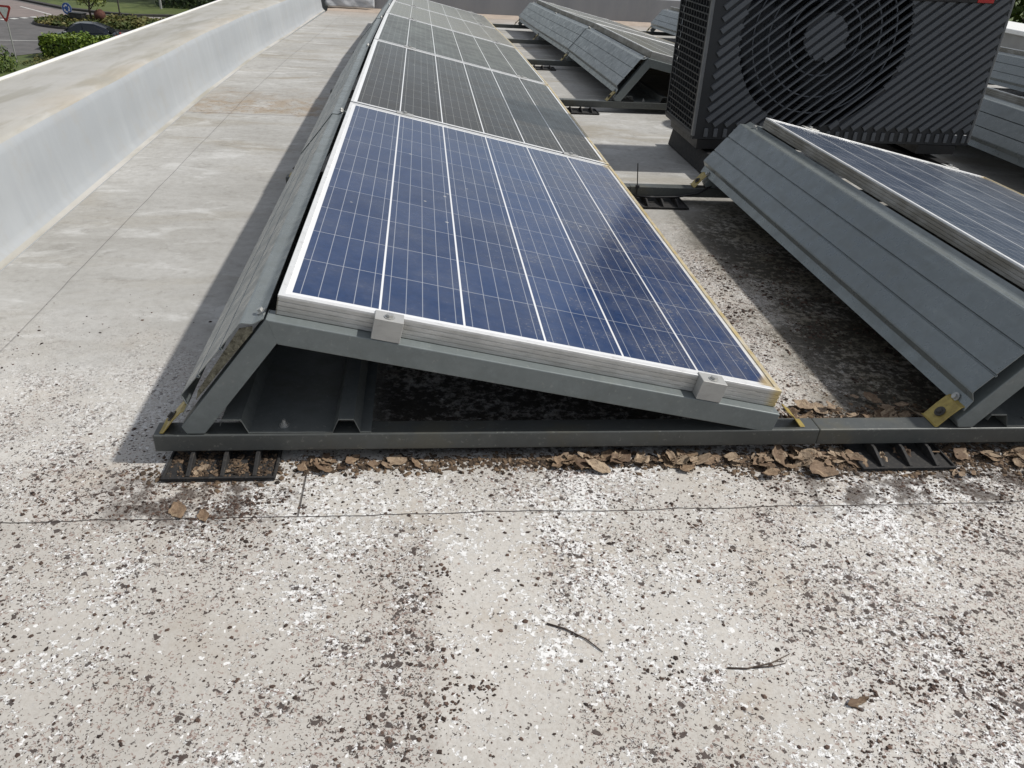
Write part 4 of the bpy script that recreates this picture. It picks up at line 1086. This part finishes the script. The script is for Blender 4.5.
for a in range(5): mb.tube([(0, 0, 0), (0.25*math.cos(a*1.26), 0.25*math.sin(a*1.26), 0.35), (0.6*math.cos(a*1.26), 0.6*math.sin(a*1.26), 0.7)], 0.03, 6, 0.012)
mb.build('stem', MAT['bark'], bs)
o = foliage('verge_plants', MAT['cover'], 1500, lambda r: (Vector((r.uniform(-20.6, -15), r.uniform(45.4, 47.8), ZG+0.06+abs(r.gauss(0, 0.06)))), Vector((0, 0, 1))), 0.16, 41)
o['kind'] = 'stuff'; o['label'] = 'low verge plants in front of the hedge'
# planted traffic island
isl = [(-21.5+5.0*math.cos(i*2*math.pi/40), 62.6+3.4*math.sin(i*2*math.pi/40)) for i in range(40)]
mb = MB(); n = 40
for z, sc in ((ZG-0.05, 1.0), (ZG+0.16, 1.0), (ZG+0.17, 0.95), (ZG+0.20, 0.80), (ZG+0.24, 0.4), (ZG+0.25, 0.05)):
    for x, y in isl: mb.v.append((-21.5+(x+21.5)*sc, 62.6+(y-62.6)*sc, z))
for j in range(5):
    for i in range(n): mb.f.append((j*n+i, j*n+(i+1) % n, (j+1)*n+(i+1) % n, (j+1)*n+i))
mb.f.append(tuple(5*n+i for i in range(n)))
o = mb.build('traffic_island', MAT['kerb']); o['kind'] = 'structure'
def isl_s(r):
    a = r.uniform(0, 6.283); q = math.sqrt(r.random())*0.97
    x, y = -21.5+5.0*q*math.cos(a), 62.6+3.4*q*math.sin(a)
    h = 0.17+0.10*(1-q*q)
    return Vector((x, y, ZG+h+abs(r.gauss(0, 0.09))*(0.6+0.8*nz3(x, y, 0.5, 3)))), Vector((0, 0, 1))
o = foliage('ground_cover', MAT['cover'], 7000, isl_s, 0.26, 12); o['kind'] = 'stuff'; o['label'] = 'low green and rusty ground cover on the traffic island'

# signs
def roundabout_sign():
    rt = thing('road_sign', 'round blue roundabout sign with white arrows on the planted island', 'road sign', (-24.95, 64.6, ZG-0.03), (0, 0, R(-20)))
    mb = MB(); mb.tube([(0, 0, 0), (0, 0, 1.18)], 0.035, 10); mb.build('post', MAT['post'], rt)
    mb = MB(); mb.cyl((0, -0.045, 0.80), (0, -1, 0), 0.40, 0.02, 40); pl_ = mb.build('plate', MAT['signblue'], rt)
    mb = MB(); n = 40; yy = -0.068
    for k in range(n):
        a, b = 2*math.pi*k/n, 2*math.pi*(k+1)/n
        mb.add([(0.40*math.cos(a), yy, 0.8+0.40*math.sin(a)), (0.40*math.cos(b), yy, 0.8+0.40*math.sin(b)), (0.38*math.cos(b), yy, 0.8+0.38*math.sin(b)), (0.38*math.cos(a), yy, 0.8+0.38*math.sin(a))], [(0, 1, 2, 3)])
    mb.build('rim_line', MAT['signwhite'], pl_)
    for q in range(3):
        mb = MB(); a0 = R(100+120*q)
        for k in range(8):
            a, b = a0+R(62)*k/8, a0+R(62)*(k+1)/8
            mb.add([(rr*math.cos(t), yy, 0.8+rr*math.sin(t)) for rr, t in ((0.17, a), (0.26, a), (0.26, b), (0.17, b))], [(0, 1, 2, 3)])
        e = a0
        tip = e-R(36)
        mb.add([(0.11*math.cos(e), yy, 0.8+0.11*math.sin(e)), (0.32*math.cos(e), yy, 0.8+0.32*math.sin(e)), (0.22*math.cos(tip), yy, 0.8+0.22*math.sin(tip))], [(0, 1, 2)])
        mb.build('arrow', MAT['signwhite'], pl_)
roundabout_sign()
def give_way():
    rt = thing('road_sign', 'give way sign with red bordered white triangle on a thin post at the left edge', 'road sign', (-20.98, 46.1, ZG), (0, R(0.0), R(-18)))
    mb = MB(); mb.tube([(0, 0, 0), (0, 0, 2.72)], 0.035, 10); mb.build('post', MAT['post'], rt)
    def tri(rad, y0, y1, c=2.50):
        m = MB(); pr = []
        for k in range(3):
            a = R(-90+120*k)
            for da in (-9, 0, 9):
                rr = rad*(1 if da == 0 else 0.93); pr.append((rr*math.cos(a+R(da)), c+rr*math.sin(a+R(da))))
        m.prism(pr, y0, y1, 'y'); return m
    p_ = tri(0.50, -0.060, -0.045).build('plate', MAT['signred'], rt)
    tri(0.33, -0.064, -0.0605).build('centre', MAT['signwhite'], p_)
give_way()
# island furniture
o = thing('utility_box', 'small dark utility cabinet on the planted island behind the car', 'cabinet', (-23.5, 62.4, ZG+0.14), (0, 0, R(-20)))
mb = MB(); mb.box(-0.5, 0.5, -0.25, 0.25, 0, 0.58); mb.build('body', MAT['greenbox'], o, bevel=0.015)
mb = MB(); mb.box(-0.54, 0.54, -0.28, 0.28, 0.581, 0.63); mb.build('lid', MAT['greenbox'], o, bevel=0.01)
mb = MB(); mb.box(-0.46, -0.01, -0.265, -0.252, 0.05, 0.54); mb.build('door', MAT['greenbox'], o, bevel=0.003)
mb = MB(); mb.box(0.01, 0.46, -0.265, -0.252, 0.05, 0.54); mb.build('door', MAT['greenbox'], o, bevel=0.003)
bl = MB(); NB = 14
for i in range(NB+1):
    for j in range(20):
        t = math.pi*i/NB; a = 2*math.pi*j/20; q = 1+0.12*mnoise.noise(Vector((3*math.sin(t)*math.cos(a), 3*math.sin(t)*math.sin(a), 3*math.cos(t))))
        bl.v.append((0.38*q*math.sin(t)*math.cos(a), 0.38*q*math.sin(t)*math.sin(a), 0.40-0.38*q*math.cos(t)))
for i in range(NB):
    for j in range(20): bl.f.append((i*20+j, i*20+(j+1) % 20, (i+1)*20+(j+1) % 20, (i+1)*20+j))
o = bl.build('boulder', MAT['rust'], smooth=True, loc=(-22.1, 62.6, ZG+0.26)); tag(o, 'dark reddish rounded boulder beside the small tree on the island', 'boulder')
def tree(name, label, loc, h, crown, cr, N, leaf, lm, sd, group=None, trunk_r=0.12, forks=5, limbs=True):
    rnd = random.Random(sd); rt = thing(name, label, 'tree', loc, None, group)
    mb = MB(); zc = h-crown.z*0.9
    mb.tube([(0, 0, -0.2), (0.04*h*rnd.uniform(-1, 1), 0.03*h*rnd.uniform(-1, 1), zc*0.5), (0, 0, zc), (0.1, 0, zc+crown.z*0.9)], [trunk_r, trunk_r*0.8, trunk_r*0.6, trunk_r*0.2], 9)
    cl = []
    for q in range(forks):
        a = q*2.4+rnd.uniform(-0.4, 0.4); e = Vector((crown.x*0.62*math.cos(a), crown.y*0.62*math.sin(a), zc+crown.z*rnd.uniform(-0.25, 0.75)))
        mb.tube([(0, 0, zc*rnd.uniform(0.55, 0.95)), e*0.5+Vector((0, 0, zc*0.42)), e], trunk_r*0.42, 6, trunk_r*0.1); cl.append(e)
    mb.build('trunk', MAT['bark'], rt, smooth=True)
    cl += [Vector((rnd.uniform(-0.5, 0.5)*crown.x, rnd.uniform(-0.5, 0.5)*crown.y, zc+crown.z*rnd.uniform(-0.2, 0.9))) for _ in range(forks)]
    def f(r):
        c = r.choice(cl); d = Vector((r.gauss(0, 1), r.gauss(0, 1), r.gauss(0, 1))).normalized()
        return c+d*cr*(r.random()**0.45)*(1+0.4*mnoise.noise(d*2+c)), d
    foliage('crown', lm, N, f, leaf, sd+1, rt)
tree('ornamental_tree', 'small forked tree with sparse yellow green leaves on the island', (-22.75, 62.9, ZG+0.15), 2.2, Vector((1.6, 1.3, 0.9)), 0.55, 700, 0.20, MAT['yellowleaf'], 31, trunk_r=0.09)
def pole(name, label, loc, h, r_, m):
    mb = MB(); mb.tube([(0, 0, -0.2), (0, 0, h)], r_, 10, r_*0.8); o = mb.build(name, m, loc=loc); tag(o, label, 'post')
    c = MB(); c.cyl((0, 0, h), (0, 0, 1), r_*1.25, 0.05, 10); c.build('cap', m, o)
pole('lamp_post', 'thin dark post rising from the island right of the boulder', (-21.65, 65.4, ZG), 4.5, 0.055, MAT['darkpost'])
pole('bollard_post', 'pale grey post on the lawn before the dark trees', (-20.6, 72.2, ZG), 3.4, 0.10, MAT['post'])
for i, (x, y, h, lab) in enumerate([(-23.5, 78, 8, 'dark dense tree behind the lawn, leftmost of the far tree line'), (-18.8, 78, 9, 'dark dense tree behind the lawn just behind the pale post'), (-14.5, 77, 8.5, 'dark dense tree behind the lawn above the parapet edge'),
                                    (-10.5, 79, 9, 'dark dense tree right of the lawn, near the parapet edge'), (-30, 95, 9, 'dark dense tree far behind the road at the left')]):
    tree('dense_tree', lab, (x, y, ZG+0.2), h, Vector((3.0, 3.0, 3.6)), 1.7, 2600, 0.42, MAT['darkleaf'], 50+i, 'dark trees behind the lawn', 0.22, 8)
o = foliage('undergrowth', MAT['darkleaf'], 5000, lambda r: (Vector((r.uniform(-21.3, -5), r.uniform(72.8, 76.5), ZG+0.1+r.random()*2.2)), Vector((0, -1, 0.3))), 0.4, 77); o['kind'] = 'stuff'; o['label'] = 'dark undergrowth below the far trees'
for i, (x, y, h, lab) in enumerate([(15.5, 17.5, 11.2, 'leafy tree beyond the right parapet with sky showing through'), (20.5, 16.5, 11.5, 'dark leafy tree farther right beyond the right parapet'), (17.8, 24.5, 11.4, 'leafy tree farther back beyond the right parapet')]):
    tree('leafy_tree', lab, (x, y, ZG), h, Vector((3.0, 3.0, 4.6)), 1.5, 7000, 0.27, MAT['bushleaf' if i != 1 else 'darkleaf'], 90+i, 'trees beyond the right parapet', 0.22, 10)

# parked dark car behind the hedge (nose to the left)
def car():
    rt = thing('car', 'dark blue hatchback car passing behind the laurel hedge', 'car', (-19.45, 51.6, ZG+0.02), (0, 0, R(8)))
    hl, hw = 2.0, 0.86
    # lofted body: stations along x with (half width, sill z, shoulder z)
    st = [(-2.0, 0.62, 0.34, 0.56), (-1.9, 0.76, 0.24, 0.70), (-1.5, 0.84, 0.20, 0.80), (-0.9, 0.86, 0.19, 0.92), (0.0, 0.86, 0.19, 0.94), (0.9, 0.86, 0.20, 0.96), (1.5, 0.84, 0.22, 0.98), (1.88, 0.77, 0.28, 0.94), (2.0, 0.66, 0.40, 0.80)]
    mb = MB(); n = 10
    for x, w, z0, z1 in st:
        zm = (z0+z1)/2
        for (a, b) in ((-w*0.9, z0), (-w, z0+0.1), (-w*1.02, zm), (-w*0.97, z1-0.05), (-w*0.86, z1), (w*0.86, z1), (w*0.97, z1-0.05), (w*1.02, zm), (w, z0+0.1), (w*0.9, z0)): mb.v.append((x, a, b))
    for i in range(len(st)-1):
        for k in range(n): mb.f.append((i*n+k, i*n+(k+1) % n, (i+1)*n+(k+1) % n, (i+1)*n+k))
    mb.f += [tuple(range(n)), tuple((len(st)-1)*n+k for k in range(n))]
    body = mb.build('body', MAT['carpaint'], rt, smooth=True, bevel=0.02, seg=2)
    cb = [(-0.95, 0.75, 0.90), (-0.25, 0.60, 1.40), (0.15, 0.61, 1.46), (0.85, 0.60, 1.42), (1.45, 0.62, 1.20), (1.78, 0.70, 0.95)]
    mb = MB()
    for x, w, z in cb: mb.v += [(x, -0.78, 0.90), (x, -w, z), (x, -w*0.85, z+0.015), (x, w*0.85, z+0.015), (x, w, z), (x, 0.78, 0.90)]
    for i in range(len(cb)-1):
        for k in range(5): mb.f.append((i*6+k, i*6+k+1, (i+1)*6+k+1, (i+1)*6+k))
    mb.f += [tuple(range(6)), tuple((len(cb)-1)*6+k for k in range(6))]
    mb.build('roof', MAT['carpaint'], rt, smooth=True, bevel=0.015, seg=2)
    for s in (-1, 1):
        for pts in ([(-0.78, 0.76, 0.95), (-0.22, 0.63, 1.34), (0.18, 0.635, 1.40), (0.18, 0.765, 0.96)], [(0.25, 0.765, 0.96), (0.25, 0.635, 1.40), (0.83, 0.625, 1.36), (1.35, 0.70, 1.08), (1.35, 0.765, 0.97)]):
            mb = MB(); q = [(x, s*(y+0.014), z) for x, y, z in pts]; q2 = [(x, s*(y+0.004), z) for x, y, z in pts]; k = len(q)
            mb.add(q+q2, [tuple(range(k)), tuple(range(2*k-1, k-1, -1))]+[(i, (i+1) % k, k+(i+1) % k, k+i) for i in range(k)])
            mb.build('window', MAT['glass'], rt)
    for xs, nm in (((-0.93, -0.30, 0.93, 1.38), 'windscreen'), ((1.72, 1.44, 1.0, 1.21), 'rear_window')):
        x0, x1, z0, z1 = xs; d = -0.02 if nm == 'windscreen' else 0.03
        mb = MB(); q = [(x0+d, -0.66, z0+0.02), (x0+d, 0.66, z0+0.02), (x1+d, 0.52, z1+0.02), (x1+d, -0.52, z1+0.02)]; q2 = [(x-d*0.6, y, z-0.012) for x, y, z in q]
        mb.add(q+q2, [(0, 1, 2, 3), (7, 6, 5, 4)]+[(i, (i+1) % 4, 4+(i+1) % 4, 4+i) for i in range(4)]); mb.build(nm, MAT['glass'], rt)
    for x in (-1.25, 1.28):
        for s in (-1, 1):
            mb = MB(); mb.tube([(x, s*0.66, 0.31), (x, s*0.69, 0.31), (x, s*0.85, 0.31), (x, s*0.875, 0.31)], [0.28, 0.31, 0.31, 0.28], 28); w_ = mb.build('wheel', MAT['tyre'], rt)
            mb = MB(); mb.cyl((x, s*0.872, 0.31), (0, s, 0), 0.20, 0.012, 24); mb.build('rim', MAT['chrome'], w_)
    for s in (-1, 1):
        mb = MB(); mb.box(-0.78, -0.62, s*0.84-0.05, s*0.84+0.09 if s > 0 else s*0.84+0.05, 0.94, 1.06); mb.build('mirror', MAT['chrome'], rt, bevel=0.03, seg=3)
        mb = MB(); mb.box(-1.98, -1.80, s*0.60-0.13, s*0.60+0.13, 0.55, 0.67); mb.build('headlight', MAT['lamp'], rt, bevel=0.02)
        mb = MB(); mb.box(1.90, 2.0, s*0.64-0.11, s*0.64+0.11, 0.70, 0.88); mb.build('tail_lamp', MAT['tail'], rt, bevel=0.02)
car()
